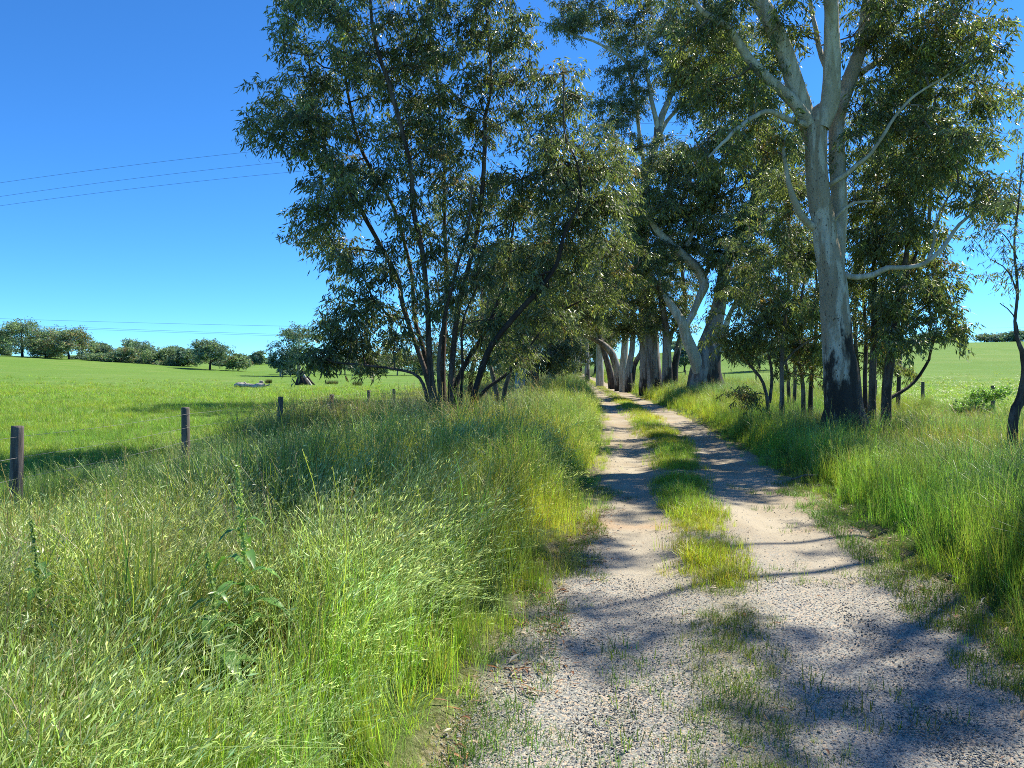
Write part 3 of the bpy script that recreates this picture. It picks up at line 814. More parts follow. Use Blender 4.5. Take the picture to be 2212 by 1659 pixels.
class Tree:
    def __init__(s, name, label, base, group=None, cat="tree"):
        s.base = np.asarray(base, float); s.root = empty(name, base, label, cat, group)
        s.sk = []; s.sd = []; s.sr = []; s.att = []; s.attr = []
    def limb(s, pts, D, mat, name="limb", sides=10, bump=0.05, step=0.18, wobble=0.0, seed=0, world=False):
        """pts: (dx, dy, radius in picture px, depth offset)"""
        if world: Q = np.array([p[:3] for p in pts], float); R = np.array([p[3] for p in pts], float)
        else:
            Q = np.array([P(p[0], p[1], D + (p[3] if len(p) > 3 else 0)) for p in pts])
            R = np.array([p[2] * K / FPX * D for p in pts])
        q, r = catmull(Q, R, step)
        if wobble:
            rr = RS(seed + 9); q[1:-1] += np.cumsum(rr.randn(len(q) - 2, 3) * wobble, 0) * np.sin(np.linspace(0, np.pi, len(q) - 2))[:, None]
        V, F = sweep(q, r, sides, bump, RS(seed))
        a = Acc(); a.add(V, F)
        link(name, a.mesh(name, mat, origin=s.base), s.root)
        d = np.gradient(q, axis=0); d /= np.linalg.norm(d, axis=1, keepdims=True) + 1e-9
        s.q = q
        return q, d, r
    def use(s, qdr, t0=0.35):
        q, d, r = qdr; k = int(len(q) * t0)
        s.sk.append(q[k:]); s.sd.append(d[k:]); s.sr.append(r[k:])
    def blob(s, D, cx, cy, rx, ry, n, rs, dep=None, zo=None):
        n = int(n * DENS + 0.5)
        m = K / FPX * D
        dep = dep if dep is not None else 1.3 * 0.5 * (rx + ry) * m
        zo = zo if zo is not None else rs.uniform(-1, 1) * dep * 0.9
        c = P(cx, cy, D + zo)
        d = rand_dirs(rs, n) * (0.35 + 0.75 * rs.rand(n, 1) ** 0.5) * 1.08
        s.att.append(c + d * np.array([rx * m, dep, ry * m]))
    def foliate(s, rs, bark, leaf_mat, clump=0.42, twigs=7, per=14, L=0.12, W=0.022, weights=W_A, tipr=0.0055, sides=5, droop=0.8, step=0.3, twig_tubes=True, gain=1.0, crown_name="crown", cvar=0.30):
        att = np.concatenate(s.att)
        sk = np.concatenate(s.sk); sdv = np.concatenate(s.sd); srr = np.concatenate(s.sr)
        NA, C, chains, K0 = connect(sk, sdv, att, rs, step)
        R = tipr * np.maximum(C, 1) ** 0.46
        pts, rad = [], []
        ti = np.linspace(0, 1, 7)
        for j, ids in chains:
            pj = NA[j]; rj = R[ids[0]] * 1.15
            if j < K0: rj = min(rj, srr[j] * 0.8)
            A = np.concatenate([[pj], NA[ids]]); RR = np.concatenate([[rj], np.minimum(R[ids], rj * 1.0)])
            tt = np.linspace(0, 1, len(A))
            pts.append(np.stack([np.interp(ti, tt, A[:, k]) for k in range(3)], -1)); rad.append(np.interp(ti, tt, RR))
        a = Acc()
        if pts:
            V, F = sweep(np.array(pts), np.array(rad), sides); a.add(V, F)
        # twiglets and leaves
        n = len(att); T = twigs
        base = np.repeat(att, T, 0)
        dd = rand_dirs(rs, n * T); dd[:, 2] = dd[:, 2] * 0.7 + 0.15
        Lt = clump * (0.5 + 0.8 * rs.rand(n * T))
        def tp(t):
            return base + dd * (Lt * t)[:, None] + np.array([0, 0, -1.0]) * (droop * 0.45 * Lt * t * t)[:, None]
        if twig_tubes:
            TP = np.stack([tp(np.full(n * T, t)) for t in (0, 0.35, 0.7, 1.0)], 1)
            V, F = sweep(TP, np.tile(np.array([0.6, 0.45, 0.32, 0.15]) * tipr, (n * T, 1)), 3); a.add(V, F)
        nbf = sum(len(f) for f in a.f)
        lv = a
        M_ = n * T * per
        tj = 0.25 + 0.8 * rs.rand(M_)
        bi = np.repeat(np.arange(n * T), per)
        pos = base[bi] + dd[bi] * (Lt[bi] * tj)[:, None]; pos[:, 2] -= droop * 0.45 * Lt[bi] * tj * tj
        pos += rs.randn(M_, 3) * 0.09 * clump
        ld = rand_dirs(rs, M_) * np.array([0.8, 0.8, 0.5]) + dd[bi] * 0.35; ld[:, 2] -= droop
        ld /= np.linalg.norm(ld, axis=1, keepdims=True)
        clc = np.repeat(rs.rand(n), T * per)
        wi = rs.choice(len(PAL_GUM), M_, p=np.array(weights) / sum(weights))
        clw = rs.choice(len(PAL_GUM), n, p=np.array(weights) / sum(weights))
        wi = np.where(rs.rand(M_) < 0.45, np.repeat(clw, T * per), wi)
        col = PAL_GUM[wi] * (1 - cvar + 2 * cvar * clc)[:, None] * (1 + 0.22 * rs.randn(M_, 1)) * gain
        leaves(lv, pos, ld, L * (0.6 + 0.7 * rs.rand(M_)), W * (0.7 + 0.6 * rs.rand(M_)), np.clip(col, 0.012, 0.6), rs)
        me = lv.mesh("crown", leaf_mat, smooth=False, origin=s.base)
        me.materials.append(bark)
        nf = len(me.polygons); mi = np.zeros(nf, np.int32); mi[:nbf] = 1
        me.polygons.foreach_set("material_index", mi); me.polygons.foreach_set("use_smooth", mi.astype(bool)); me.update()
        link(crown_name, me, s.root)
        return M_

NL = 0
DENS = 1.75
# --- tree A: many-stemmed gum on the left verge
D = 17.0
rs = RS(101)
A = Tree("gum_tree", "big many-stemmed eucalyptus with dark reddish bark fanning out of the left verge beside the fence", ground_at(965, D))
gz = A.base[2]
stems = [
 ([(940,905,9,0),(929,841,7.5,.1),(902,754,7,.2),(870,661,7,.3),(860,612,7,.3),(836,564,6.5,.2),(805,505,6,.1),(774,446,6,0),(740,388,5,-.1),(711,352,4.5,-.2),(690,276,4,-.3),(679,215,3,-.3),(665,120,2,-.3)], .25),
 ([(944,900,8,.5),(919,771,6,.7),(895,685,6,.8),(888,592,6,.9),(874,529,5.5,.9),(857,467,5.5,.9),(844,431,5,.8),(798,355,5,.8),(776,305,5,.7),(758,233,4,.6),(744,144,3,.6),(740,83,2.5,.6),(715,-30,2,.6)], .3),
 ([(950,905,11,-.1),(933,834,9,-.1),(926,737,8,-.2),(922,633,7,-.3),(912,529,7,-.3),(895,446,6.5,-.3),(891,377,6,-.4),(880,323,6,-.4),(844,180,5.5,-.5),(819,108,5,-.5),(805,36,4,-.6),(800,-80,3,-.6),(830,-220,2,-.6)], .3),
 ([(965,900,10,.6),(957,841,8,.7),(957,737,8,.8),(964,633,6.5,.9),(957,495,6,1.),(957,431,5,1.),(956,359,4.5,1.),(948,305,4,1.),(941,180,3.5,1.),(923,36,3,1.),(915,-100,2,1.)], .3),
 ([(975,900,11,.1),(974,841,9,.1),(981,737,7.5,.2),(992,650,6.5,.2),(1024,520,6,.2),(1038,413,6,.2),(1045,316,6,.2),(1045,251,5,.2),(1056,201,4,.1),(1056,108,3.5,.1),(1049,18,3,0),(1045,-80,2,0)], .3),
 ([(1015,910,10,-.5),(1023,861,8,-.6),(1040,806,8,-.6),(1064,747,7,-.7),(1116,682,7,-.8),(1168,626,6,-.9),(1206,571,5,-.9),(1224,505,4.5,-.9),(1257,431,3.5,-.8),(1250,359,3,-.8),(1221,287,2.5,-.7),(1218,162,2,-.6)], .45),
 ([(985,905,10,.2),(985,834,8,.3),(1012,772,6.5,.4),(1044,720,6,.6),(1071,661,5,.8),(1095,590,4,1.),(1110,480,3,1.1)], .4),
 ([(955,900,6,-.4),(948,790,5,-.7),(962,700,4,-.8),(985,600,4,-.9),(1010,500,3,-1),(1020,400,2.5,-1)], .4),
 ([(930,900,5,-.3),(909,817,4,-.3),(857,799,3.2,-.4),(780,789,2.8,-.5),(718,782,2.2,-.6),(690,760,1.5,-.6)], .3),
 ([(1000,905,6,.7),(1050,840,5,.9),(1100,800,4,1.1),(1150,740,3,1.3),(1180,700,2,1.5)], .3),
 ([(990,905,5,-.2),(1003,800,4,-.3),(1000,700,3,-.4),(1030,620,2.5,-.3)], .4),
]
for i, (st, t0) in enumerate(stems):
    st = [(p[0], p[1], p[2] * .8) + tuple(p[3:]) for p in st]
    q = A.limb(st, D, M_BARK_DARK, "stem", 10, 0.06, 0.16, 0.006, 40 + i); A.use(q, t0)
for b in [(690,60,95,65,14),(650,180,90,75,14),(630,290,75,50,10),(700,300,70,60,8),(730,400,80,55,13),(690,490,65,42,10),(800,560,60,50,8),(770,650,55,42,8),(735,725,52,38,9),(690,765,32,22,5),(700,705,20,20,2),
          (780,90,75,80,12),(890,60,100,70,17),(830,190,85,70,13),(950,170,85,75,14),(1070,50,75,60,12),(1095,140,55,60,9),(1040,230,55,55,6),(930,310,85,60,12),(850,400,60,45,7),
          (1000,400,80,60,10),(900,490,70,45,7),(1080,440,70,60,10),(1010,560,80,50,8),(1100,560,80,60,10),(1205,225,45,75,11),(1160,340,55,55,7),(1120,400,50,50,5),(960,250,70,60,5),(870,300,60,60,4),(760,330,60,60,5),(640,240,60,60,5),(1000,300,60,60,4),(1290,470,40,50,5),(1150,250,35,30,4),(1235,340,60,55,10),(1225,430,60,50,8),(1290,400,55,60,9),(1250,500,80,50,10),
          (1150,660,80,50,9),(1180,560,80,50,9),(860,700,50,45,5),(930,640,60,40,5),(1080,740,60,40,6),(820,760,50,25,5),(740,560,35,25,3),
          (950,-180,120,90,16),(1080,-170,100,80,14),(780,-200,120,80,12),(900,-330,110,80,12),(1020,-330,90,70,9),(1130,-90,60,60,5),(800,-90,150,70,22),(1000,-80,130,60,18),(650,-50,80,60,8),(850,-230,150,80,20),(1050,-200,90,70,8)]:
    A.blob(D, *b, rs)
NL += A.foliate(rs, M_BARK_DARK, M_LEAF, 0.48, 7, 15, 0.17, 0.034, W_A, 0.006)

# --- tree B: smooth white gum with burnt foot on the right
D = 15.0
rs = RS(102)
B = Tree("gum_tree", "tall smooth white-barked eucalyptus with charred black foot standing on the right verge", ground_at(1824, D))
tq = B.limb([(1826,960,57.7,0),(1825,915,48.4,0),(1823,880,39.1,0),(1819,840,36.3,0),(1817,806,34.9,0),(1812,765,32.1,0),(1808,729,30.7,0),(1802,660,29.8,0),(1797,591,28.4,0),(1786,530,26.0,0),(1777,468,24.2,0),(1768,420,23.2,-.05),(1764,369,22.3,-.05),(1762,320,21.9,-.05),(1762,285,23.2,-.05),(1764,262,24.2,-.05),(1772,240,18.6,-.05),(1776,226,8.4,-.05)], D, M_BARK_WHITE, "trunk", 28, 0.028, 0.09, 0, 7)
lims = [
 ([(1800,600,20,.15),(1808,530,17,.22),(1813,461,16,.28),(1811,369,17.5,.3),(1809,292,17,.35),(1813,246,16.5,.4),(1832,184,16.5,.5),(1859,108,14,.6),(1868,61,13,.7),(1885,-50,11,.8),(1925,-200,8,1.),(1960,-400,4,1.2)], 18, .6),
 ([(1772,275,20,-.1),(1788,235,20,-.15),(1795,200,19.5,-.2),(1798,123,18,-.3),(1798,61,15,-.4),(1796,0,14,-.5),(1780,-120,11,-.6),(1800,-300,7,-.8),(1790,-450,4,-.8)], 18, .4),
 ([(1756,290,20,0),(1738,246,20,0),(1718,184,18.5,-.1),(1693,108,17,-.2),(1656,31,17,-.3),(1638,0,16.5,-.3),(1590,-120,12,-.5),(1530,-260,8,-.8),(1500,-380,4,-1)], 18, .4),
 ([(1748,268,14,-.1),(1721,228,12.5,-.2),(1690,197,11.5,-.25),(1662,172,11,-.3),(1616,123,10,-.5),(1588,78,8.5,-.6),(1560,48,7,-.7),(1525,30,6,-.8),(1495,0,5,-.9),(1420,-50,3,-1.1)], 14, .4),
 ([(1795,165,7,-.15),(1782,138,6.5,0),(1770,110,5.5,.2),(1760,60,5,.3),(1748,0,4,.4),(1730,-80,3,.5)], 8, .3),
 ([(1858,160,7,.5),(1880,143,6,.6),(1909,123,5.5,.8),(1940,88,4.6,1.),(1948,61,3.6,1.1),(1985,55,2.6,1.4),(2040,20,2,1.7)], 8, .3),
 ([(1745,270,8,-.1),(1720,264,6.5,-.3),(1690,255,6,-.5),(1665,243,5.5,-.7),(1640,248,5,-.8),(1600,275,4.4,-1.),(1560,310,3.2,-1.1),(1530,340,2,-1.2)], 8, .5),
 ([(1770,500,9,.1),(1745,480,8,-.1),(1722,452,7.5,-.2),(1700,400,6,-.3),(1693,360,4.5,-.3),(1690,320,3,-.3),(1700,290,2,-.3)], 8, .5),
 ([(1815,594,7,0),(1830,595,6.2,-.05),(1850,599,6.2,-.1),(1885,593,5.8,-.1),(1915,578,5.4,-.2),(1960,577,5,-.2),(1990,572,4.8,-.2),(2030,545,4.6,-.3),(2060,500,4,-.3),(2090,470,3.2,-.4),(2150,440,2.4,-.5),(2190,432,1.6,-.6)], 10, .75),
 ([(1790,400,6,0),(1810,388,5,-.15),(1850,360,4.6,-.3),(1885,330,4,-.4),(1925,270,3.4,-.5),(1970,215,2.8,-.6),(2050,160,2,-.8)], 8, .4),
 ([(1795,485,5,.1),(1812,465,4,-.1),(1845,440,3.4,-.2),(1885,434,2.5,-.3)], 7, .6),
 ([(2005,565,3.5,-.2),(2018,520,2.8,-.1),(2020,480,2.2,0),(2045,430,1.6,.1)], 6, .4),
]
for i, (l, sd_, t0) in enumerate(lims):
    q = B.limb(l, D, M_BARK_LIMB, "limb", sd_, 0.045, 0.12, 0.010 if sd_ < 12 else 0.002, 60 + i); B.use(q, t0)
for b in [(1960,60,90,60,10),(2060,60,80,60,9),(2060,180,80,60,11),(1990,250,75,60,9),(2080,330,70,55,8),(1890,230,45,45,5),(1900,40,50,45,4),(1720,40,60,45,4),(1570,60,70,45,6),(1540,130,60,40,5),(1590,190,55,45,6),(1640,300,60,40,5),
          (1560,320,50,35,5),(1980,380,80,45,8),(2110,430,60,40,7),(2160,445,25,20,3),(1700,300,30,30,2),(1850,330,35,35,3),(2130,230,50,50,5),
          (2040,110,80,60,9),(1930,150,60,55,6),(2010,330,70,50,8),(1960,-20,100,60,9),(1650,90,60,50,5),(1600,230,55,45,5),(1500,100,60,60,7),(1660,180,45,40,4),(1440,-60,80,60,4),(1560,-120,120,80,6),(1720,-150,130,90,7),(1900,-120,130,90,8),(2060,-80,110,80,6),(1800,-320,200,110,13),(1560,-300,150,100,8),(2020,-300,140,110,8),(1800,-500,180,90,7),(1350,-120,60,50,2)]:
    B.blob(D, *b, rs)
for c_, r_, n_ in [((5.7,13.2,9.9),(1.1,1.0,.8),14),((6.3,10.9,10.0),(1.1,.9,.7),8),((5.1,11.9,9.9),(1.0,1.0,.7),11),((6.6,12.2,10.8),(1.1,1.0,.9),12),((4.4,13.2,9.8),(.9,.9,.6),12),((7.4,12.2,9.6),(.8,.8,.6),9)]:
    B.att.append(np.array(c_) + rand_dirs(rs, int(n_ * DENS)) * (0.35 + 0.65 * rs.rand(int(n_ * DENS), 1) ** .5) * np.array(r_))
NL += B.foliate(rs, M_TWIG, M_LEAF, 0.46, 7, 18, 0.15, 0.031, W_OLIVE, 0.0055)

def base_at(dx, D):
    return ground_at(dx, D)
def gy(dx, D, sink=0.15):
    """picture row of the ground under column dx at distance D"""
    b = ground_at(dx, D); return (HY - (b[2] - sink - CAM_H) * FPX / D) / K

def easy_tree(name, label, D, stems, blobs, mat, seed, limb_name="stem", sides=9, clump=0.47, twigs=6, per=11, L=0.15, W=0.031,
              weights=W_A, tipr=0.006, tubes=True, group=None, leafmat=None, droop=0.8, bump=0.06, step=0.25, wob=0.01, t0=0.35, gain=1.0, cat="tree", cstep=0.35, seg=None, bx=None, dep=None):
    global NL
    rs = RS(seed)
    b = ground_at(stems[0][0][0] if bx is None else bx, D)
    T = Tree(name, label, b, group, cat)
    for i, st in enumerate(stems):
        rk = {'gum_sapling': .72, 'avenue_gum': .8, 'slim_gum': .85, 'edge_gum': .72, 'verge_gum': .85}.get(name, 1)
        st = [(p[0], p[1], p[2] * rk) + tuple(p[3:]) for p in st]
        if st[0][1] is None: st[0] = (st[0][0], gy(st[0][0], D)) + tuple(st[0][2:])
        q = T.limb(st, D, mat if i == 0 or seg is None else seg, ("trunk" if i == 0 else "limb") if limb_name == "trunk" else limb_name, sides, bump, step, wob, seed * 7 + i)
        T.use(q, t0 if i == 0 else 0.25)
    for bb in blobs: T.blob(D, *bb, rs, dep=dep)
    per = int(per * 1.3)
    NL += T.foliate(rs, M_TWIG, leafmat or M_LEAF, clump, twigs, per, L, W, weights, tipr, 4, droop, cstep, tubes, gain)
    return T

# --- slim sapling group left of and behind the white gum
easy_tree("gum_sapling", "pale young gum leaning left, the sapling nearest the track on the right verge", 20,
  [[(1662,None,7,0),(1655,850,5,0),(1640,810,4.4,0),(1622,790,4,0),(1600,760,3,.1),(1580,720,2,.2)],
   [(1662,870,5,0),(1668,810,4,.2),(1660,740,3.4,.3),(1650,650,2.8,.4),(1640,580,2,.5)]],
  [(1600,690,50,60,7),(1640,620,50,60,7),(1650,730,55,50,7),(1585,760,30,30,3),(1610,840,30,22,2)], M_BARK_SAP, 201, weights=W_OLIVE, per=20)
easy_tree("gum_sapling", "tall straight young gum between the leaning sapling and the white-barked tree", 19,
  [[(1690,None,9,0),(1688,850,6.5,0),(1686,790,6,0),(1690,700,5,.1),(1698,600,4,.2),(1702,480,3,.2),(1705,380,2,.3)],
   [(1690,790,4,0),(1715,760,3.4,.1),(1750,735,2.6,.2),(1775,722,2,.2)]],
  [(1690,450,55,60,8),(1720,530,60,60,9),(1670,560,50,50,6),(1730,640,55,60,9),(1690,680,50,50,6),(1760,720,40,40,4),(1700,370,45,45,5)], M_BARK_SAP, 202, weights=W_OLIVE, per=20)
easy_tree("gum_sapling", "bushy young gum with two dark stems tucked just left of the charred trunk foot", 21,
  [[(1736,None,8,0),(1735,830,6,0),(1728,760,5,0),(1735,640,4,.1),(1745,560,3,.2)],
   [(1750,None,8,.4),(1752,820,6,.4),(1762,740,5,.5),(1765,640,4,.5),(1755,520,3,.6)]],
  [(1760,600,55,70,9),(1735,700,60,60,9),(1770,780,40,50,6),(1710,770,40,40,4),(1760,500,50,50,6),(1800,680,40,60,4)], M_BARK_SAP, 203, weights=W_OLIVE, per=20)
easy_tree("gum_sapling", "thin twin-stemmed sapling standing farther back between the old gum and the tall straight sapling", 25,
  [[(1716,None,6,0),(1714,800,5,0),(1712,730,4,0),(1718,620,3,0)], [(1705,None,6,.3),(1700,790,4.5,.3),(1680,720,3.4,.3),(1665,640,2.5,.3)]],
  [(1620,640,50,50,7),(1680,660,60,50,8),(1730,500,50,50,7),(1600,560,45,50,6),(1640,740,50,40,6),(1720,740,50,40,6),(1700,420,50,50,6),(1700,560,60,50,6),(1660,560,45,55,6),(1735,570,50,50,6),(1660,480,45,50,5)], M_BARK_SAP, 204, weights=W_OLIVE, L=0.14, W=0.028)
# --- slim gums right of the white trunk
easy_tree("slim_gum", "slender dark-barked gum close behind the right side of the white trunk", 17.5,
  [[(1884,None,11,0),(1884,850,8.5,0),(1886,780,8,0),(1888,700,7.5,0),(1887,600,6,0),(1890,480,5,.1),(1900,380,4,.2),(1905,250,3,.3),(1900,150,2,.3)],
   [(1872,None,7,.4),(1870,840,5.5,.4),(1868,740,5,.5),(1862,640,4,.6),(1860,500,3,.7)]],
  [(1890,600,55,60,9),(1870,480,50,55,8),(1910,400,55,60,9),(1900,290,50,55,7),(1890,700,45,45,5),(1860,560,35,60,5),(1930,520,45,50,6)], M_BARK_DARK, 205, weights=W_OLIVE, per=20)
easy_tree("slim_gum", "tall slim gum with black lower trunk leaning right, rightmost of the slim dark trunks", 16.5,
  [[(1912,None,14,0),(1915,850,10.5,0),(1921,790,11,0),(1928,740,10,0),(1936,690,9,0),(1948,610,7,0),(1960,540,6,0),(1968,430,5,-.1),(1972,300,4,-.2),(1975,200,3,-.3),(1970,100,2,-.3)],
   [(1948,610,5,0),(1975,560,4,.2),(1990,500,3,.3),(2000,430,2,.4)],
   [(1922,860,5,.1),(1960,838,4,.2),(1985,810,3.6,.3),(2003,775,3,.3),(2012,735,2.5,.4),(2035,715,1.6,.4)],
   [(1934,720,4,.1),(1965,690,3,.2),(2000,660,2.4,.3),(2035,640,1.8,.3)]],
  [(1960,640,60,55,9),(1995,560,50,50,7),(2030,660,40,45,6),(2055,710,30,25,3),(1975,480,55,55,8),(1985,380,55,60,8),(1990,280,55,55,7),(1975,180,45,45,5),(1960,720,50,30,4),(2040,600,35,35,3)], M_BARK_DARK, 206, weights=W_OLIVE, per=20, t0=.4)
easy_tree("slim_gum", "thin brown-stemmed young gum half hidden behind the charred foot of the white trunk", 20,
  [[(1858,None,7,0),(1858,840,5,0),(1850,760,4.4,0),(1846,680,4,0),(1850,560,3,0),(1855,440,2,.2)],
   [(1905,None,5,1),(1908,820,3.6,1),(1915,720,3,1),(1925,620,2.4,1)]],
  [(1850,640,45,60,7),(1880,760,50,40,5),(1920,780,45,35,4),(1860,420,45,60,6),(1930,700,45,45,5)], M_BARK_SAP, 207, weights=W_OLIVE, per=16)
easy_tree("slim_gum", "wispy grey gum whose crown fills the sky gap behind the slim dark gums", 24,
  [[(1938,None,6,2),(1950,700,5,2),(1990,560,5,1),(2005,430,4,0),(2015,300,3.4,0),(2020,200,2.6,0)],
   [(1990,560,3.6,1),(2030,470,3,0),(2060,380,2.4,0),(2075,300,2,0)]],
  [(1930,330,55,60,8),(1880,250,50,60,7),(1950,180,55,55,7),(1890,130,50,50,5),(1960,420,50,50,7),(1900,500,50,50,7),(1850,330,40,50,5),(2010,330,50,60,6),(2050,270,50,50,6),(2010,200,45,45,4),(2090,230,40,50,4),(2060,400,40,45,4),(2080,140,50,45,4)], M_BARK_SAP, 208, weights=W_COOL, L=.14, W=.024, per=11, bx=1938)

# --- tree at the right edge of the picture
easy_tree("edge_gum", "thin crooked gum with sparse drooping leaves at the right edge of the picture", 10.5,
  [[(2186,None,18,0),(2188,905,14,0),(2200,868,13,0),(2210,835,13,0),(2216,790,12,0),(2210,755,7,0),(2200,725,5,0),(2196,690,4.4,0),(2200,630,4,0),(2199,580,3.4,0),(2193,520,3,0),(2200,440,2.5,0),(2210,330,2,0)],
   [(2199,640,2.5,0),(2185,600,2,0),(2165,575,1.6,0),(2140,560,1.2,0)],
   [(2198,560,2.2,0),(2180,520,1.8,0),(2160,500,1.3,0)],
   [(2200,720,2.2,0),(2190,680,1.8,0),(2160,655,1.2,0)]],
  [(2165,590,35,30,3),(2160,520,40,30,3),(2185,460,35,30,3),(2195,560,30,40,2),(2205,380,40,30,2)], M_BARK_DARK, 209, weights=W_COOL, clump=.26, twigs=6, per=8, L=.095, W=.014, tipr=.0035, t0=.5, step=.12, cstep=.2, bump=.05, wob=.004)
# --- tree beside the camera, mostly outside the frame: its branches reach in at the top right
b = np.array([11.0, 11.6, float(g(11.0, 11.6))])
F_ = Tree("overhanging_gum", "gum outside the right border whose dark twigs hang in at the top right", b)
rsF = RS(210)
q = F_.limb([(11.0,11.6,b[2]-.2,.24),(10.9,11.5,2.2,.19),(10.7,11.6,4.2,.16),(10.9,11.4,6.5,.12),(10.6,11.0,9.0,.08),(10.4,10.6,11.0,.04)], 1, M_BARK_DARK, "trunk", 12, .04, .2, 0, 5, world=True); F_.use(q, .3)
for i, l in enumerate([[(10.8,11.6,4.4,.09),(9.6,11.3,5.6,.07),(8.6,11.2,6.2,.05),(7.7,11.2,7.1,.032),(7.5,11.2,8.2,.018)],
                       [(10.8,11.5,5.8,.09),(9.4,11.0,7.2,.065),(8.0,10.6,8.2,.045),(7.0,10.2,9.4,.02)],
                       [(10.7,11.3,7.5,.08),(9.6,9.8,8.6,.055),(8.9,8.8,9.2,.03),(8.4,8.2,9.6,.015)],
                       [(10.8,11.5,5.0,.07),(11.5,9.6,6.6,.05),(11.6,8.0,8.0,.03)]]):
    q = F_.limb(l, 1, M_BARK_DARK, "limb", 8, .04, .15, .004, 80 + i, world=True); F_.use(q, .3)
def wblob(T, c, r, n, rs):
    T.att.append(np.array(c) + rand_dirs(rs, n) * (0.35 + 0.65 * rs.rand(n, 1) ** .5) * np.array(r))
for c, r, n in [((8.9,9.4,8.8),(.9,.8,.5),14),((7.6,9.9,9.3),(.8,.7,.5),12),((9.6,9.3,9.2),(.9,.8,.5),12),((7.6,11.2,5.6),(.5,.6,.5),5),((7.5,11.2,7.6),(.5,.8,.6),6),((7.0,11.0,8.6),(.6,.8,.5),7),((7.4,10.4,9.6),(.9,.9,.6),9),((8.6,9.6,9.6),(.9,.9,.6),10),((8.5,8.6,9.5),(.6,.6,.4),9),
                ((9.0,8.9,9.4),(.9,.6,.5),12),((10.0,8.6,9.6),(.8,.8,.5),10),((10.4,10.6,10.6),(1.4,1.2,.9),16),((11.6,8.2,8.4),(1.0,.9,.7),12),((9.3,11.2,7.6),(.8,.7,.5),6),((11,12,9),(1.2,1.2,1),8)]:
    wblob(F_, c, r, n, rsF)
NL += F_.foliate(rsF, M_TWIG, M_LEAF, .36, 6, 15, .11, .02, W_OLIVE, .005, 4)

# --- old hollow-necked gum (mid distance, right of the track)
easy_tree("old_gum", "huge old gum with a swollen low-forked trunk and thick bare limb leaning left", 40,
  [[(1524,None,46,0),(1523,815,36,0),(1525,790,32,0),(1530,760,28,0),(1535,740,24,.3),(1545,700,19,.5),(1556,640,15,.6),(1562,600,13,.6),(1575,552,12,.6),(1605,505,12,.6),(1625,450,11,.6),(1638,400,10,.6),(1648,340,8,.6),(1660,260,5,.6)],
   [(1512,800,17,-.3),(1497,764,13,-.5),(1486,738,11.5,-.6),(1478,715,10.5,-.7),(1474,699,9.5,-.8),(1466,685,9,-.8),(1452,662,8,-.8),(1440,645,5.5,-.9),(1434,636,3,-.9)],
   [(1478,705,7,-.7),(1490,690,6.5,-.7),(1502,665,7,-.5),(1512,640,9,-.4),(1521,618,11,-.3),(1516,595,11,-.3),(1502,575,11,-.3),(1482,558,11,-.3),(1462,540,10.5,-.4),(1442,520,9,-.5),(1420,498,7,-.6),(1398,466,5,-.8),(1370,430,3.5,-1)],
   [(1482,532,5,-.3),(1498,500,4.4,-.2),(1513,474,4.2,0),(1519,445,3.6,.2),(1540,410,3.2,.3),(1558,390,2.6,.5),(1565,360,2,.5)],
   [(1555,760,10,-.3),(1565,722,7,-.4),(1572,690,5,-.5),(1590,650,3.5,-.6)],
   [(1520,600,5,0),(1530,580,4,.2),(1525,550,3,.3)]],
  [(1440,420,60,50,10),(1500,400,60,45,10),(1410,500,40,45,7),(1560,360,70,60,12),(1640,330,70,70,13),(1540,470,55,45,9),(1600,440,60,50,8),(1470,490,45,40,7),(1650,430,50,60,8),(1560,540,50,35,6),(1400,400,40,45,6),(1620,560,40,50,6),
   (1530,520,50,45,8),(1620,620,45,45,7),(1640,500,45,50,8),(1680,380,55,60,9),(1560,430,50,45,8),(1400,450,45,45,7),(1430,350,50,45,7),(1350,470,40,45,6),(1350,400,45,45,6),(1430,590,40,35,5),(1380,560,35,40,5),(1590,620,45,40,6),(1690,290,60,60,9),(1590,270,60,50,8),(1470,330,50,40,6)],
  M_BARK_OLD, 301, "trunk", 16, 0.85, 8, 22, .21, .055, W_A, .014, True, step=.4, wob=0.0, bump=.07, cstep=.8, t0=.6, seg=M_BARK_LIMB)  # seg gives the limbs paler bark, a sunlit look put into the colour

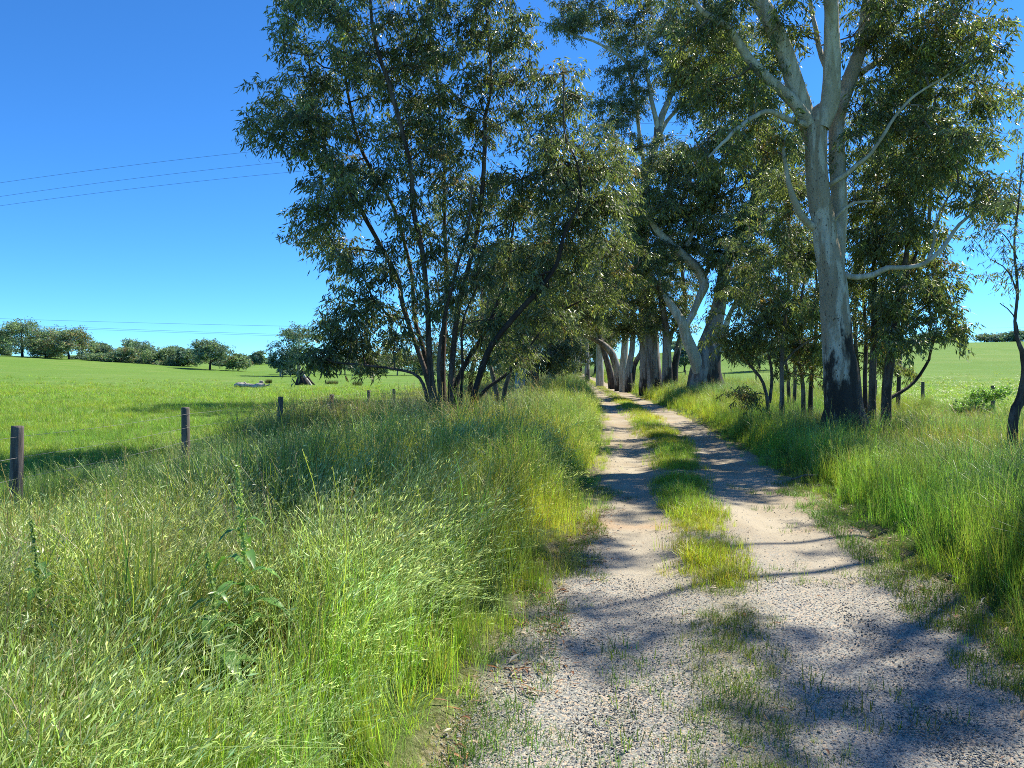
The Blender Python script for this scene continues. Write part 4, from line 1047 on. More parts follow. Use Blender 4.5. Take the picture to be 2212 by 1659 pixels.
# --- tall gum towering over the avenue
easy_tree("tall_gum", "very tall gum topping the avenue, its pale fork showing against the sky", 48,
  [[(1418,None,20,0),(1414,815,17,0),(1410,760,15,0),(1408,700,13,0),(1400,620,11,0),(1392,540,9.5,0),(1390,470,9,0),(1392,420,8.5,0),(1396,385,8.2,0),(1406,350,8,0),(1414,323,8,0),(1421,290,8.5,0),(1422,275,9,0)],
   [(1422,285,6,0),(1415,250,5,-.3),(1407,215,4.6,-.5),(1402,180,4,-.6),(1392,130,3,-.8),(1400,60,2,-.8)],
   [(1422,285,7.5,0),(1430,250,7,.2),(1440,228,6.4,.3),(1455,190,5,.5),(1470,140,4,.7),(1480,70,3,.9),(1500,-40,2,1)],
   [(1425,290,5,.3),(1440,262,4,.5),(1462,238,3.4,.8),(1480,222,2.4,1),(1510,180,2,1)],
   [(1396,380,5,.5),(1385,320,4.4,.6),(1378,260,4.4,.6),(1375,225,4,.6),(1367,185,4,.5),(1358,150,3.8,.3),(1348,128,4,.2),(1330,115,3.6,0),(1310,103,3,-.2),(1280,88,2.4,-.4),(1245,78,1.7,-.6),(1215,60,1.2,-.8)],
   [(1352,135,2.8,.3),(1356,100,2.4,.4),(1340,60,2,.5),(1330,20,1.6,.5)]],
  [(1215,55,22,16,3),(1245,60,25,20,4),(1290,30,45,35,7),(1250,0,40,25,5),(1340,50,50,45,9),(1400,40,55,50,11),(1460,80,50,50,10),(1380,110,40,30,6),(1340,165,40,30,6),(1350,220,45,35,7),(1320,230,35,25,4),(1420,160,50,40,9),(1490,160,50,45,9),(1530,90,55,60,11),
   (1500,20,70,50,12),(1570,30,60,60,11),(1560,150,50,50,9),(1530,230,50,40,7),(1480,210,35,30,4),(1350,-60,90,60,14),(1480,-90,110,70,18),(1600,-60,80,70,12),(1620,110,60,60,9),(1330,290,45,35,6),(1450,330,40,30,5),(1380,340,35,30,4),(1640,190,50,50,7)],
  M_BARK_OLD, 302, "trunk", 12, 0.9, 8, 22, .22, .055, W_COOL, .014, True, step=.45, wob=0.0, bump=.05, cstep=.8, t0=.8, seg=M_BARK_LIMB)

# --- row of big gums along the right of the track, behind the old gum
easy_tree("avenue_gum", "thick twin-trunked pale gum, next in the avenue left of the huge old gum", 46,
  [[(1440,None,17,0),(1441,800,13,0),(1440,750,11,0),(1438,700,9,0),(1430,650,7.5,0),(1418,610,6,0),(1400,585,5.4,0),(1385,575,4.5,0),(1360,560,3,0)],
   [(1455,None,12,.6),(1458,790,9.5,.6),(1470,730,7.5,.6),(1478,690,6,.6),(1480,640,5,.6),(1470,560,4,.6)],
   [(1445,745,6,0),(1452,715,5.5,.2),(1470,700,5,.4),(1490,700,4,.5)]],
  [(1400,620,45,45,8),(1460,600,45,45,8),(1350,580,45,45,7),(1380,520,45,40,7),(1480,650,35,35,5),(1430,540,45,40,6),(1420,450,45,45,5),(1460,660,30,25,3),(1420,700,30,22,4),(1390,680,35,30,5),(1480,700,24,20,3)], M_BARK_OLD, 303, "trunk", 12, .85, 8, 20, .21, .055, W_A, .013, step=.4, wob=.005, cstep=.8, group=None)
easy_tree("avenue_gum", "straight gum with yellowish bark on one side, standing directly left of the twin-trunked avenue gum", 50,
  [[(1392,None,17,0),(1392,800,14,0),(1391,750,12,0),(1390,700,10.5,0),(1385,640,9,0),(1378,560,7,0),(1370,470,5,0)],
   [(1385,740,6,-.3),(1376,700,5,-.4),(1365,670,3.6,-.5),(1350,640,2.4,-.6)]],
  [(1370,640,40,40,7),(1330,620,45,40,7),(1340,540,50,45,8),(1380,460,45,45,7),(1300,570,40,40,6),(1400,690,30,25,3),(1360,710,35,25,5),(1330,690,35,30,5)], M_BARK_OLD, 304, "trunk", 12, .85, 8, 20, .21, .055, W_A, .013, step=.4, wob=.005, cstep=.8)
easy_tree("avenue_gum", "brown gum forking in a V between the arching leaning gum and yellowish trunk", 58,
  [[(1358,None,12,0),(1358,800,9,0),(1365,760,8,0),(1368,720,7,0),(1366,660,6,0)],
   [(1362,None,9,.4),(1370,790,7,.4),(1384,762,6,.4),(1392,720,5,.4),(1400,660,4,.4)]],
  [(1360,640,40,40,7),(1330,680,35,30,5),(1310,630,40,35,5),(1390,620,40,40,5)], M_BARK_OLD, 305, "trunk", 10, .9, 8, 17, .24, .065, W_OLIVE, .013, step=.5, cstep=.9)
easy_tree("avenue_gum", "sturdy pale gum trunk rising straight right beside the foot of the leaning gum", 60,
  [[(1348,None,13,0),(1346,800,11,0),(1349,760,9.5,0),(1352,700,8,0),(1350,620,6,0)]],
  [(1340,600,45,45,7),(1300,650,40,30,5),(1350,690,30,25,3)], M_BARK_LIMB, 306, "trunk", 10, .9, 8, 17, .24, .065, W_OLIVE, .013, step=.5, cstep=.9)
easy_tree("leaning_gum", "old gum leaning far left over the track, its trunk curving as a pale arch", 62,
  [[(1338,None,11,0),(1335,805,9,0),(1330,785,8.6,0),(1322,765,8,0),(1310,750,7.4,0),(1298,740,6.6,0),(1284,732,5.6,0),(1268,726,5,0),(1250,715,4,0),(1225,700,3,0)],
   [(1300,742,4,0),(1290,715,3.4,.3),(1270,690,3,.4),(1260,660,2.2,.5)]],
  [(1240,680,35,30,6),(1270,650,40,35,7),(1220,640,40,35,6),(1290,690,30,25,4),(1200,700,30,25,3)], M_BARK_OLD, 307, "trunk", 10, .85, 8, 17, .24, .06, W_OLIVE, .012, step=.4, cstep=.8)
easy_tree("avenue_gum", "dark slanting gum trunk just left of the arching leaning gum", 68,
  [[(1322,None,10,0),(1318,805,9,0),(1310,775,8,0),(1302,745,7,0),(1295,700,6,0),(1290,640,4.5,0)]],
  [(1290,640,40,40,7),(1260,620,40,35,6),(1310,590,40,35,5)], M_BARK_DARK, 308, "trunk", 9, 1.0, 8, 16, .26, .07, W_A, .014, step=.5, cstep=1)
easy_tree("avenue_gum", "broad pale upright gum trunk left of the slanting dark avenue trunk", 76,
  [[(1296,None,12,0),(1296,800,10,0),(1295,760,9,0),(1293,710,8,0),(1290,640,6,0)]],
  [(1285,600,45,45,7),(1250,560,45,40,7),(1310,540,40,40,5),(1270,700,30,25,3),(1310,720,30,22,4),(1290,680,30,30,4)], M_BARK_LIMB, 309, "trunk", 9, 1.0, 8, 16, .28, .07, W_A, .014, step=.5, cstep=1)
easy_tree("avenue_gum", "small grey gum at the far right end of the avenue", 100,
  [[(1268,None,8,0),(1268,800,7,0),(1268,770,6,0),(1266,720,5,0)]],
  [(1265,700,35,30,7),(1290,680,30,30,5),(1235,690,30,30,5),(1260,650,35,30,5)], M_BARK_OLD, 310, "trunk", 8, 1.2, 8, 14, .34, .09, W_A, .018, step=.7, cstep=1.2, leafmat=M_FAR_LEAF)

# --- trees on the left of the track behind the big many-stemmed gum
easy_tree("verge_gum", "olive-leaved gum close behind the right half of the many-stemmed tree, overhanging the verge", 24,
  [[(1085,None,9,0),(1090,850,6.5,0),(1105,790,5.6,.1),(1125,720,5,.2),(1150,640,4.2,.2),(1180,560,3.4,.2),(1200,480,2.4,.2)],
   [(1080,None,8,.3),(1070,830,6,.3),(1055,770,5,.3),(1050,700,4,.3),(1060,600,3,.3)],
   [(1130,715,4,.2),(1180,690,3,.1),(1230,660,2.4,0),(1280,640,1.8,0)]],
  [(1130,640,60,55,9),(1190,580,60,55,9),(1260,620,50,40,8),(1300,560,50,45,7),(1100,720,55,45,8),(1180,700,50,40,7),(1050,660,55,50,8),(1240,520,50,45,7),(1320,480,45,45,6),(1200,430,60,60,9),(1270,400,55,60,9),(1150,500,60,55,8),(1330,380,45,60,8),(1350,560,40,45,6),(1300,320,45,45,5),(1100,600,60,50,7),(1000,740,45,40,5),(1290,640,45,30,4),(1230,700,30,20,3),(1120,780,40,22,3)], M_BARK_SAP, 401, weights=W_OLIVE, L=.14, W=.028, per=18, gain=1.05)
easy_tree("verge_gum", "bushy gum filling the space behind the stems of the many-stemmed tree", 27,
  [[(990,None,8,0),(985,830,6,0),(975,760,5,0),(960,680,4,0),(940,600,3,0)], [(1010,None,8,.4),(1020,800,6,.4),(1040,720,4.5,.4),(1040,620,3,.4)]],
  [(960,700,55,45,8),(900,760,55,35,6),(1010,640,60,50,8),(940,580,60,55,8),(1060,620,50,50,6),(1000,780,60,30,6),(1060,800,60,30,7),(1110,760,50,40,7),(850,780,40,22,4),(1040,500,60,50,7),(930,470,55,50,6)], M_BARK_SAP, 402, weights=W_A, L=.15, W=.03, per=16, clump=.5)
easy_tree("verge_gum", "grey gum with charred foot standing in the left verge well behind the many-stemmed tree", 42,
  [[(1157,None,11,0),(1157,815,9.5,0),(1156,780,8.5,0),(1154,740,7,0),(1150,680,5.5,0),(1145,600,4,0)], [(1155,760,4,0),(1170,735,3,.3),(1190,715,2.2,.5)]],
  [(1150,600,50,45,8),(1100,650,50,40,7),(1190,640,45,40,7),(1160,540,50,45,7),(1210,680,35,30,4),(1120,720,40,30,5),(1230,590,40,40,5),(1130,790,50,28,7),(1180,770,45,35,7),(1220,740,40,35,6),(1090,770,40,30,5)], M_BARK_OLD, 403, "trunk", 10, .85, 8, 18, .21, .055, W_A, .013, step=.4, cstep=.8)
easy_tree("verge_gum", "thin pale gum with broken bark a little left of the grey charred-foot gum", 36,
  [[(1118,None,9,0),(1118,820,6.6,0),(1116,780,6,0),(1120,730,5,0),(1112,660,4,0)], [(1125,None,5,.3),(1133,800,3.6,.3),(1128,760,3,.3)]],
  [(1100,640,45,40,7),(1080,700,50,35,6),(1130,690,40,35,5),(1060,580,50,45,6)], M_BARK_LIMB, 404, "trunk", 9, .8, 8, 16, .19, .045, W_OLIVE, .012, step=.4, cstep=.7)
easy_tree("green_shrub", "rounded bright green wattle shrub at the far left edge of the track", 72,
  [[(1216,None,3,0),(1214,800,2.4,0),(1213,785,2,0),(1212,765,1.4,0)], [(1220,None,3,0),(1225,795,2,0),(1228,780,1.4,0)]],
  [(1208,780,22,22,9),(1232,795,16,14,5),(1212,760,14,14,4),(1200,800,16,12,4)], M_BARK_SAP, 405, clump=.7, twigs=8, per=18, L=.2, W=.05, weights=[.05,.15,.4,.05,.35,0], tipr=.01, gain=1.35, cat="shrub")
easy_tree("bare_branched_gum", "half-dead gum with many white bare branches at the avenue's far end", 92,
  [[(1244,None,7,0),(1244,805,6,0),(1243,790,5,0),(1240,775,3.6,0),(1225,750,2.4,0),(1205,735,1.5,0)], [(1244,795,4,0),(1252,770,3,0),(1256,745,2,0),(1250,715,1.3,0)], [(1243,790,4,0),(1262,780,2.6,0),(1280,765,1.6,0)], [(1242,780,3,0),(1238,750,2.2,0),(1228,722,1.3,0)]],
  [(1240,700,30,22,6),(1210,710,25,20,4),(1270,730,20,20,3)], M_BARK_LIMB, 406, "trunk", 7, 1.0, 7, 14, .3, .08, W_OLIVE, .016, step=.5, cstep=1, leafmat=M_FAR_LEAF)
k = 0
for (dx, D_, lab, m_) in [(1190, 60, "dark spreading gum leaning in over the left edge of the distant track", M_BARK_OLD), (1140, 70, "grey gum half hidden behind the charred-foot gum in the left verge", M_BARK_OLD), (1215, 115, "distant gum closing the left side of the avenue beyond the bare white-branched tree", M_BARK_OLD),
                          (1252, 150, "farthest gum visible where the track vanishes", M_BARK_OLD), (1090, 55, "low bushy gum beyond the thin pale gum on the left verge", M_BARK_DARK), (1285, 130, "rounded gum closing the avenue to the right of where the track vanishes", M_BARK_OLD)]:
    sc_ = 50.0 / D_ ; y0 = gy(dx, D_)
    hgt = 10.5 / D_ * FPX / K
    r0 = np.random.RandomState(500 + k)
    st = [[(dx, None, 15 * sc_, 0), (dx + 2, y0 - hgt * .15, 11 * sc_, 0), (dx - 3 * sc_, y0 - hgt * .4, 8 * sc_, 0), (dx + 6 * sc_, y0 - hgt * .8, 4 * sc_, 0)],
          [(dx, y0 - hgt * .25, 7 * sc_, 0), (dx + 30 * sc_, y0 - hgt * .45, 5 * sc_, .5), (dx + 45 * sc_, y0 - hgt * .7, 3 * sc_, .5)],
          [(dx, y0 - hgt * .3, 6 * sc_, 0), (dx - 30 * sc_, y0 - hgt * .5, 4 * sc_, -.5), (dx - 50 * sc_, y0 - hgt * .7, 2.5 * sc_, -.5)]]
    bl = [(dx + ox * sc_, y0 - hgt * oy, 52 * sc_, 46 * sc_, 8) for ox, oy in ((0, .95), (45, .75), (-50, .75), (10, .6), (-35, .5), (50, .5), (-10, .36), (70, .62), (-75, .6))]
    easy_tree("verge_gum" if k < 5 else "avenue_gum", lab, D_, st, bl, m_, 510 + k, "trunk", 8, .95 * max(1, D_ / 80), 8, 15, .23 * max(1, D_ / 70), .06 * max(1, D_ / 70), W_OLIVE if k % 2 else W_A, .014, step=.6, cstep=1.0, leafmat=M_FAR_LEAF if D_ > 80 else M_LEAF)
    k += 1

# --- distant paddock trees
def paddock_tree(name, label, dx, ytop, ybase, wd, D_, seed, shape="round", pale=False, weights=W_COOL, dens=1.0, cat="tree", group=None, gain=np.array([1.2, 1.5, 2.1])):  # default gain pales and blues the leaf colour, standing in for distance haze
    """shape: round, flat, tall, bushy"""
    rs = RS(seed)
    b = ground_at(dx, D_); m = K / FPX * D_
    zb = CAM_H + (HY - ybase * K) / FPX * D_
    b[2] = min(b[2], zb + 0.3) if abs(zb - b[2]) > 0.4 else b[2]
    zt = CAM_H + (HY - ytop * K) / FPX * D_
    Hh = max(zt - b[2], 1.5); Wd = wd * m / 2 * 1.55
    T = Tree(name, label, b, group, cat)
    lo = {"round": .22, "flat": .38, "tall": .3, "bushy": .03}[shape]
    r0 = max(0.035 * Hh, .10)
    lean = rs.randn() * .08
    q = T.limb([(b[0], b[1], b[2] - .4, r0 * 1.3), (b[0] + lean * Hh * .3, b[1], b[2] + Hh * max(lo, .15), r0), (b[0] + lean * Hh, b[1], b[2] + Hh * .6, r0 * .6), (b[0] + lean * Hh * 1.2, b[1], b[2] + Hh * .85, r0 * .2)], 1,
               M_BARK_LIMB if pale else M_BARK_OLD, "trunk", 7, .05, .8, 0, seed, world=True); T.use(q, .3)
    for i in range(3):
        a = rs.rand() * 6.28; w = Wd * .7
        h0 = Hh * (max(lo, .12) + .08 * rs.rand())
        q = T.limb([(b[0] + lean * h0, b[1], b[2] + h0, r0 * .6), (b[0] + math.cos(a) * w * .5, b[1] + math.sin(a) * w * .5, b[2] + h0 + Hh * .15, r0 * .4), (b[0] + math.cos(a) * w, b[1] + math.sin(a) * w, b[2] + h0 + Hh * .38, r0 * .15)], 1,
                   M_BARK_LIMB if pale else M_BARK_OLD, "limb", 6, .03, .8, 0, seed + i, world=True); T.use(q, .3)
    nb = 19
    for i in range(nb):
        a = rs.rand() * 6.28; rr = math.sqrt(rs.rand())
        h = lo + (1 - lo) * rs.rand()
        prof = {"round": math.sin(math.pi * min(1, max(.12, (h - lo) / (1 - lo) * .75 + .22))), "flat": .4 + .6 * (h - lo) / (1 - lo), "tall": .65 + .35 * math.sin(math.pi * (h - lo) / (1 - lo)), "bushy": math.sqrt(max(.15, 1 - h))}[shape]
        c = (b[0] + math.cos(a) * rr * Wd * prof * .85, b[1] + math.sin(a) * rr * Wd * prof * .85, b[2] + Hh * (lo + .08 + (h - lo) * .88))
        br = Wd * (.20 + .26 * rs.rand())
        T.att.append(np.array(c) + rand_dirs(rs, int(7 * dens)) * (0.4 + .6 * rs.rand(int(7 * dens), 1) ** .5) * np.array([br, br, min(br * .65, Hh * .13)]))
    global NL
    cl = Wd * .24
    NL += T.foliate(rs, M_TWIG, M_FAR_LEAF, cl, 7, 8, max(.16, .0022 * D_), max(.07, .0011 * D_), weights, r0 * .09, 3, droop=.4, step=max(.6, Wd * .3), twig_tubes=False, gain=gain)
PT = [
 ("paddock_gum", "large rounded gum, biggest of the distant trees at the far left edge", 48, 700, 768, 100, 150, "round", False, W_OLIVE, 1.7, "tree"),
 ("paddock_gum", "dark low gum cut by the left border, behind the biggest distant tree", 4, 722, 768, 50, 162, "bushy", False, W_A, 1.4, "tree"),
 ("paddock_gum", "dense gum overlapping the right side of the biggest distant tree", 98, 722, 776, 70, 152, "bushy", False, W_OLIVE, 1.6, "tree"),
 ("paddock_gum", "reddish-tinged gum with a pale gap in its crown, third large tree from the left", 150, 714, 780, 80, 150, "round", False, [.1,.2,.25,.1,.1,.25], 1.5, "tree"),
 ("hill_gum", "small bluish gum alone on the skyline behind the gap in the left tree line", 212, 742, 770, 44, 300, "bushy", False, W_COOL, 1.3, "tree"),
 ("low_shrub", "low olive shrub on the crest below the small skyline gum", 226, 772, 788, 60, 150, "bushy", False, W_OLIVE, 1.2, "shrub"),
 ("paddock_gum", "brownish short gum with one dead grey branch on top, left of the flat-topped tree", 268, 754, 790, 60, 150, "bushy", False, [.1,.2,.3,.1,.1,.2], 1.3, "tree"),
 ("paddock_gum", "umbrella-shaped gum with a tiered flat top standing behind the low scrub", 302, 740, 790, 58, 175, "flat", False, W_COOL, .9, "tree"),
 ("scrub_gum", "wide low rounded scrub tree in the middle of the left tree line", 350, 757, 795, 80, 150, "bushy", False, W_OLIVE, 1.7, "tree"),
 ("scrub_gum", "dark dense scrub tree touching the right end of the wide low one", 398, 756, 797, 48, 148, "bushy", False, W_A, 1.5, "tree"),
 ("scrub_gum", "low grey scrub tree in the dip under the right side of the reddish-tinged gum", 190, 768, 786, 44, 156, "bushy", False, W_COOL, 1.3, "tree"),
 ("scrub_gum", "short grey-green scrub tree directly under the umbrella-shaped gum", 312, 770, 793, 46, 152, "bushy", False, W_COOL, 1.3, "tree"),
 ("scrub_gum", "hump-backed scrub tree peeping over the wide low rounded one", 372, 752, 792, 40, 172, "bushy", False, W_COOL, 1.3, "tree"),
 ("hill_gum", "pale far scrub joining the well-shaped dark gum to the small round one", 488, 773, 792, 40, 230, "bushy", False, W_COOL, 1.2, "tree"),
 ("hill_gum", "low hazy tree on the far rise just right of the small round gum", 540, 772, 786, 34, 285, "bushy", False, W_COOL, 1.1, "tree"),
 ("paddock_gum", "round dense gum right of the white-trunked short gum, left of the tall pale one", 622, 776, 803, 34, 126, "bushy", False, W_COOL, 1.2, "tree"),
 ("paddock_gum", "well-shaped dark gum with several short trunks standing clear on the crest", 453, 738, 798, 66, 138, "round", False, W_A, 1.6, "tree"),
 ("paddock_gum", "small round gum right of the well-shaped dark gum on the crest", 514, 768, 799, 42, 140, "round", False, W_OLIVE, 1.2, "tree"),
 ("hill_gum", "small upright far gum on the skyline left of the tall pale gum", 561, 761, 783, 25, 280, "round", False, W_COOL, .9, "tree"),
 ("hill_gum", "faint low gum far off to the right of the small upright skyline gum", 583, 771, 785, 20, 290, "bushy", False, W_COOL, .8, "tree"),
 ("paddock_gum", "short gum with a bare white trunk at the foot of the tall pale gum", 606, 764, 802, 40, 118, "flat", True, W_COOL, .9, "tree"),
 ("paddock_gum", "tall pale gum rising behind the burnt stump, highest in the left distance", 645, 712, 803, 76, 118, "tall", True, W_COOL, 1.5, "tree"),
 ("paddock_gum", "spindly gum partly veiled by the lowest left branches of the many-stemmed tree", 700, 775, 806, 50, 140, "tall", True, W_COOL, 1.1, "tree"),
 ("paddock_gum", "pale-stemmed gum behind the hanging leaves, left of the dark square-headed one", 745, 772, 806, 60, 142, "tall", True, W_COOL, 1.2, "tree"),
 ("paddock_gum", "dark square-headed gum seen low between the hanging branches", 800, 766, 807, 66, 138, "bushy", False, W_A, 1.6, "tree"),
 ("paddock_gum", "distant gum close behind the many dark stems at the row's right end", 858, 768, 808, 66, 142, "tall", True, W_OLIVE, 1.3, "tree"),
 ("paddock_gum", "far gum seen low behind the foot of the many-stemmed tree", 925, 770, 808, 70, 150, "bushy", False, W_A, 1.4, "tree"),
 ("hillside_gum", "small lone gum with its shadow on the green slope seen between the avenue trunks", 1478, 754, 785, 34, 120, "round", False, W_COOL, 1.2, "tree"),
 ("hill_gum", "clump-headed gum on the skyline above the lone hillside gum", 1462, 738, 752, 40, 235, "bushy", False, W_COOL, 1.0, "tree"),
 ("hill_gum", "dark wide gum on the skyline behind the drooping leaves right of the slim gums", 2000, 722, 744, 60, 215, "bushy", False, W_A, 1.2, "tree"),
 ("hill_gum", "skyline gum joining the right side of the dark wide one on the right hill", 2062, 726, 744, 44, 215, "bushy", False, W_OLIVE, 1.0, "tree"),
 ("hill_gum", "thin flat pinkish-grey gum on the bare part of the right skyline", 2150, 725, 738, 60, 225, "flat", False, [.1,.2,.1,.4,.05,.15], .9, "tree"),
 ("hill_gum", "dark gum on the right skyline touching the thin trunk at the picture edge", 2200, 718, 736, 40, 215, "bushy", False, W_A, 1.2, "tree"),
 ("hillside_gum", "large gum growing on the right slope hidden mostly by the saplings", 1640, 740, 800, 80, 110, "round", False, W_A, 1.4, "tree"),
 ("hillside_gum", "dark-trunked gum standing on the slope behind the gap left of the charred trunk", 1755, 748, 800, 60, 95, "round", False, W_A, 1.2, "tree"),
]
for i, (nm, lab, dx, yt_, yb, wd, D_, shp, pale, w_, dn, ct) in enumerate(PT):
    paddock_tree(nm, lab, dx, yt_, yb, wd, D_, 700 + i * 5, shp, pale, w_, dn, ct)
print("leaves", NL)

# ---------------------------------------------------------------- fences
def post_mesh(seed, h, r):
    rs = RS(seed)
    z = np.array([-.3, 0, h * .3, h * .6, h * .85, h - .02, h, h + .004]); R = r * np.array([1.05, 1.05, 1.02, 1., .97, .95, .9, .02])
    ln = rs.randn(2) * .02
    Pt = np.stack([ln[0] * z, ln[1] * z, z], -1)
    V, F = sweep(Pt, R, 12, .02, rs)
    a = Acc(); a.add(V, F); return a.mesh("post", M_POST, smooth=False)
def fence(name, label, posts, heights, wires, r=.055, wr=.0018, seed=0):
    """posts: list of xyz; wires: heights above ground"""
    b = posts[0]
    root = empty(name, b, label, "fence")
    for i, (p, h) in enumerate(zip(posts, heights)):
        o = link("post", post_mesh(seed + i, h, r * (.9 + .2 * ((i * 7) % 5) / 4)), root, np.array(p) - b)
    for k_, h in enumerate(wires):
        pts = []
        for a, c in zip(posts[:-1], posts[1:]):
            for t in np.linspace(0, 1, 6, endpoint=False):
                q = np.array(a) * (1 - t) + np.array(c) * t; q[2] += h - .02 * math.sin(math.pi * t) ; q[0] += r
                pts.append(q)
        pts.append(np.array(posts[-1]) + np.array([r, 0, h]))
        V, F = sweep(np.array(pts), np.full(len(pts), wr), 5)
        a = Acc(); a.add(V, F); link("wire", a.mesh("wire", M_WIRE, origin=b), root)
def gp(x, y): return np.array([x, y, float(g(x, y))])
def with_top(dx, dtop, D_):
    p = ground_at(dx, D_); h = CAM_H + (HY - dtop * K) / FPX * D_ - p[2]; return p, h
lp = [with_top(32, 920, 7.4), with_top(402, 880, 11.4), with_top(602, 857, 15.6), with_top(716, 852, 19.4), with_top(796, 843, 23.4), with_top(851, 840, 27.5)]
posts = [gp(-4.75, 3.3)] + [p for p, h in lp] + [gp(fence_x(y), y) for y in (32, 37, 43, 50, 58, 68)]
hts = [1.12] + [h for p, h in lp] + [1.1] * 6
fence("wire_fence", "old wire fence with round grey timber posts dividing the left verge from the paddock", posts, hts, [.18, .38, .58, .78, .98], .056)
rp = [with_top(2290, 845, 20), with_top(2145, 833, 25), with_top(1993, 825, 30.5)]
posts = [p for p, h in rp] + [gp(17.5, 37), gp(18.4, 45), gp(19.4, 54), gp(20.3, 64), gp(21, 76)]
fence("wire_fence", "wire fence with dark posts along the foot of the right-hand slope", posts, [h for p, h in rp] + [1.15] * 5, [.25, .5, .75, .95], .06, seed=40)
posts = [gp(18.5 - .03 * (y - 82), y) for y in (82, 88, 94, 100, 107, 114, 122, 131)]
fence("paddock_fence", "short row of far fence posts seen low between the avenue trunks and the old gum", posts, [1.2] * 8, [.5, .95], .09, seed=60)

# ---------------------------------------------------------------- dead wood in the paddock
def lumpy(path, R, sides, mat, name, parent, base, seed, bump=.12, step=.12):
    q, r = catmull(path, R, step); V, F = sweep(q, r, sides, bump, RS(seed)); a = Acc(); a.add(V, F)
    return link(name, a.mesh(name, mat, origin=base), parent)
D_ = hit(545, 838)[1]
b = ground_at(545, D_)
m = K / FPX * D_
L_ = empty("fallen_log", b, "bleached fallen tree trunk with broken stubs lying in the left paddock", "fallen log")
def lg(dx, up, r, dy=0.0):
    p = ground_at(dx, D_ + dy); return (p[0], p[1], p[2] + up * m), r * m
def poly(lst):
    return [l[0] for l in lst], [l[1] for l in lst]
lumpy(*poly([lg(507, 5, 3.5, .4), lg(515, 7, 5, .3), lg(527, 6, 4.4, .2), lg(540, 5, 4, 0), lg(550, 3.5, 5.5, -.1), lg(560, 4, 7, -.3), lg(567, 6, 5, -.3), lg(572, 8, 2, -.3)]), 14, M_DEADWOOD, "trunk", L_, b, 1)
lumpy(*poly([lg(556, 6, 3.5, 0), lg(562, 10, 3, .1), lg(568, 13, 2.2, .1), lg(560, 15, 1.2, .1)]), 8, M_DEADWOOD, "limb", L_, b, 2)
lumpy(*poly([lg(565, 4, 2.4, 0), lg(574, 5, 2, .1), lg(580, 6, 1.6, .1), lg(583, 9, 1, .1)]), 8, M_DEADWOOD, "limb", L_, b, 3)
lumpy(*poly([lg(530, 8, 2, .1), lg(530, 11, 1.4, .1), lg(526, 13, .8, .1)]), 7, M_DEADWOOD, "stub", L_, b, 4)
D_ = hit(655, 832)[1]; b = ground_at(655, D_); m = K / FPX * D_
S_ = empty("tree_stump", b, "large burnt hollow stump with a pale splintered side in the left paddock", "stump")
lumpy(*poly([lg(650, -3, 13), lg(650, 3, 12), lg(650, 12, 9.5), lg(651, 20, 7), lg(654, 28, 4.5), lg(657, 33, 1.4)]), 14, M_CHAR, "stump_body", S_, b, 5, .08)
lumpy(*poly([lg(673, -2, 2.6, -.4), lg(667, 7, 2.8, -.5), lg(660, 16, 2.6, -.5), lg(654, 25, 1.6, -.2)]), 10, M_DEADWOOD, "buttress", S_, b, 6, .12)
lumpy(*poly([lg(664, -2, 4, -.9), lg(661, 6, 4, -.9), lg(657, 15, 3, -.7)]), 9, M_CHAR, "buttress", S_, b, 7, .12)
lumpy(*poly([lg(680, 0, 1.8, .1), lg(672, 8, 2.4, .1), lg(664, 18, 2.2, .1)]), 8, M_CHAR, "buttress", S_, b, 8, .12)
# rush tussocks in the paddock
for i, (dx, dy, w_, lab) in enumerate([(717, 826, 26, "brown rush tussock in the paddock right of the burnt stump"), (772, 829, 20, "dark rush tussock nearest the low hanging branches"), (580, 824, 14, "small faded tussock between the fallen log and the stump")]):
    p = hit(dx, dy + 4); m = K / FPX * p[1]; rs = RS(900 + i); a = Acc()
    blades(a, rs, 500, w_ * m * .5, .25, .55, .03, .1, .6, (.10, .12, .05), .3)
    o = link("rush_tussock", a.mesh("rush_tussock", M_WEED), None, p); tag(o, lab, "tussock")

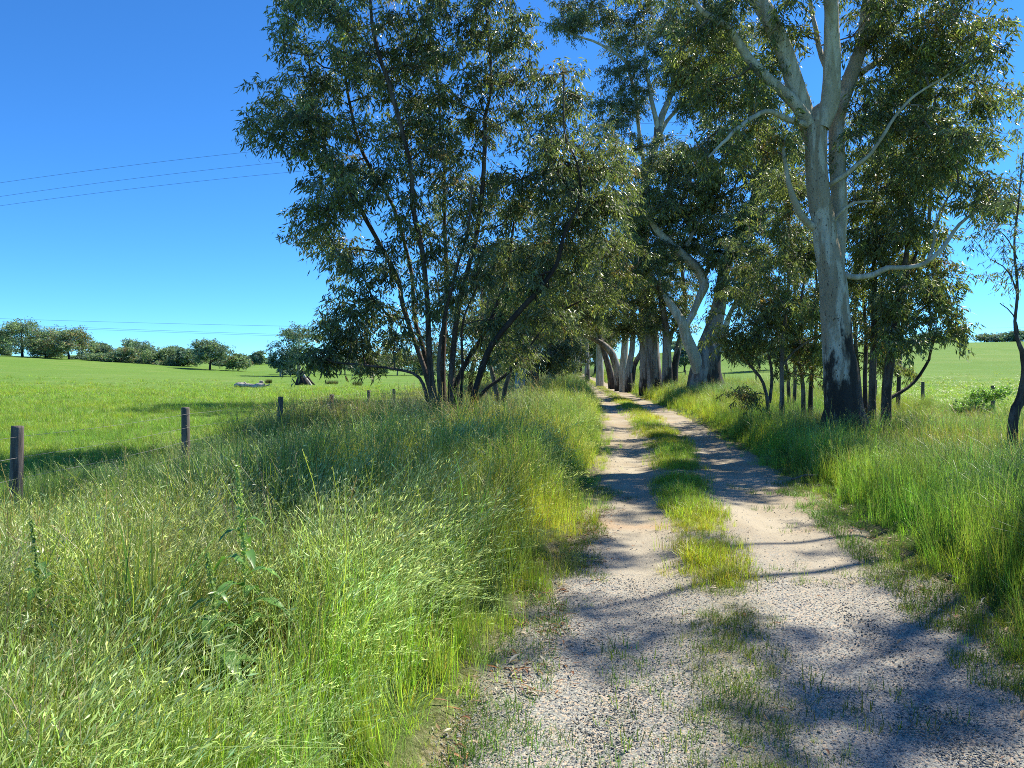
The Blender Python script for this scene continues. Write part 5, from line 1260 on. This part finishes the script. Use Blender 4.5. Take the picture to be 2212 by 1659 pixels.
# ---------------------------------------------------------------- weeds standing out of the grass
def dock(dx, dtop, dbase, D_, label, seed, dark=1.0):
    rs = RS(seed)
    p = ground_at(dx, D_); top = P(dx, dtop, D_); H_ = top[2] - p[2]
    root = empty("dock_plant", p, label, "weed")
    t = np.linspace(0, 1, 9)
    path = np.stack([.03 * np.sin(t * 3), .02 * np.sin(t * 4), t * H_], -1)
    V, F = sweep(path, .0065 * (1 - .75 * t), 6); a = Acc(); a.add(V, F, np.array([.30, .40, .12]) * dark)
    link("stem", a.mesh("stem", M_WEED), root)
    for k_ in range(14):                                         # wavy strap leaves, shorter upwards
        h = .12 + .62 * k_ / 13; az = k_ * 2.4 + rs.randn() * .3; Ln = (.30 - .2 * k_ / 13) * (.8 + .4 * rs.rand()); Wn = Ln * .15
        s_ = np.linspace(0, 1, 8)
        r_ = s_ * Ln; up = Ln * (.75 * s_ - 1.0 * s_ ** 2.2)
        w = Wn * np.sin(np.pi * (s_ * .9 + .08)) ** .8
        cx_, cy_ = math.cos(az), math.sin(az)
        bp = np.array([np.interp(h, t, path[:, 0]), np.interp(h, t, path[:, 1]), h * H_])
        rip = .22 * Wn * np.sin(s_ * 17 + rs.rand() * 6)
        C0 = np.stack([bp[0] + cx_ * r_, bp[1] + cy_ * r_, bp[2] + up], -1)
        sd_ = np.array([-cy_, cx_, 0])
        A0 = C0 + sd_ * w[:, None] + np.array([0, 0, 1]) * (rip + w * .3)[:, None]; B0 = C0 - sd_ * w[:, None] + np.array([0, 0, 1]) * (-rip + w * .3)[:, None]
        V = np.stack([A0, C0, B0], 1).reshape(-1, 3)
        F = [(i * 3 + j, i * 3 + j + 1, i * 3 + j + 4, i * 3 + j + 3) for i in range(7) for j in range(2)]
        a = Acc(); a.add(V, np.array(F), np.array([.12, .26, .06]) * dark * (.8 + .4 * rs.rand()))
        link("leaf", a.mesh("leaf", M_WEED), root)
    n = 420; h = .5 + .5 * rs.rand(n); a = Acc()                 # whorled seeds up the stem
    pos = np.stack([np.interp(h, t, path[:, 0]), np.interp(h, t, path[:, 1]), h * H_], -1) + rs.randn(n, 3) * np.array([1, 1, .6]) * (.020 * (1.15 - h))[:, None]
    leaves(a, pos, rand_dirs(rs, n) * .5 + np.array([0, 0, -.5]), np.full(n, .017), np.full(n, .013), np.tile(np.array([[.30, .42, .12]]) * dark, (n, 1)) * (.8 + .4 * rs.rand(n, 1)), rs)
    link("seed_head", a.mesh("seed_head", M_WEED, smooth=False), root)
dock(512, 1000, 1260, 3.6, "tall bright green dock plant with a seed spike rising above the left grass", 801)
dock(70, 1120, 1330, 3.5, "dark leafy dock plant near the left border below the first fence post", 802, .8)
dock(448, 1190, 1340, 3.3, "broad-leaved low dock beside the foot of the tall dock plant", 803, .9)
# leafy briar by the right fence
easy_tree("briar_shrub", "loose pale green briar bush growing up beside the fence post on the right", 21,
  [[(2110,None,2.5,0),(2105,890,2,0),(2110,870,1.6,0),(2130,850,1,0)], [(2115,None,2.5,.2),(2125,880,2,.2),(2145,855,1.4,.3),(2165,842,1,.3)], [(2105,None,2,-.1),(2085,890,1.6,-.2),(2080,870,1,-.2)]],
  [(2100,880,28,14,9),(2120,860,26,12,9),(2145,850,22,10,8),(2165,846,14,6,4),(2085,890,20,14,6),(2110,900,28,16,8)], M_TWIG, 804, clump=.2, twigs=6, per=12, L=.05, W=.03, weights=[.02,.1,.4,.08,.4,0], tipr=.003, droop=0, gain=np.array([1.0, 1.45, 1.1]), cat="shrub", step=.1, cstep=.15)
# stick lying by the right edge of the track
b = gp(4.35, 11.2)
a = Acc(); q, r = catmull([(4.0, 11.0, b[2] + .02), (4.3, 11.2, b[2] + .05), (4.7, 11.3, b[2] + .03), (5.1, 11.6, b[2] + .05)], [.012, .02, .018, .008], .05)
V, F = sweep(q, r, 7, .08, RS(4)); a.add(V, F); o = link("fallen_stick", a.mesh("fallen_stick", M_TWIG, origin=b), None, b); tag(o, "thin dead stick lying at the right edge of the track", "stick")

# ---------------------------------------------------------------- power lines
def cable(label, pts, D_, r):
    xs = np.array([p[0] for p in pts], float); yv = np.array([p[1] for p in pts], float)
    co = np.polyfit(xs, yv, 2)
    X = np.linspace(xs[0], xs[-1], 80); Pt = np.array([P(x_, np.polyval(co, x_), D_) for x_ in X])
    V, F = sweep(Pt, np.full(len(Pt), r), 6); a = Acc(); a.add(V, F)
    o = link("power_line", a.mesh("power_line", M_CABLE, origin=Pt[0]), None, Pt[0]); tag(o, label, "power line", "power lines crossing the sky")
cable("topmost of the three thin power lines in the upper left sky", [(-300, 438), (0, 402), (570, 320), (1600, 262), (2500, 268)], 62, .011)
cable("middle of the three thin power lines in the upper left sky", [(-300, 468), (0, 432), (600, 345), (1600, 292), (2500, 298)], 63.5, .011)
cable("lowest of the three thin power lines in the upper left sky", [(-300, 486), (0, 453), (640, 363), (1600, 322), (2500, 330)], 65, .011)
cable("upper of the faint far power lines low over the left tree line", [(-200, 680), (0, 685), (300, 702), (660, 708), (1500, 709), (2085, 708), (2500, 704)], 255, .035)
cable("middle of the faint far power lines, just above the left trees", [(-200, 690), (0, 697), (300, 718), (640, 725), (1500, 736), (2300, 745)], 260, .035)
cable("lowest of the faint far power lines, hugging the one just above it", [(-200, 694), (0, 700), (300, 721), (640, 728.5), (1500, 740), (2300, 750)], 265, .03)
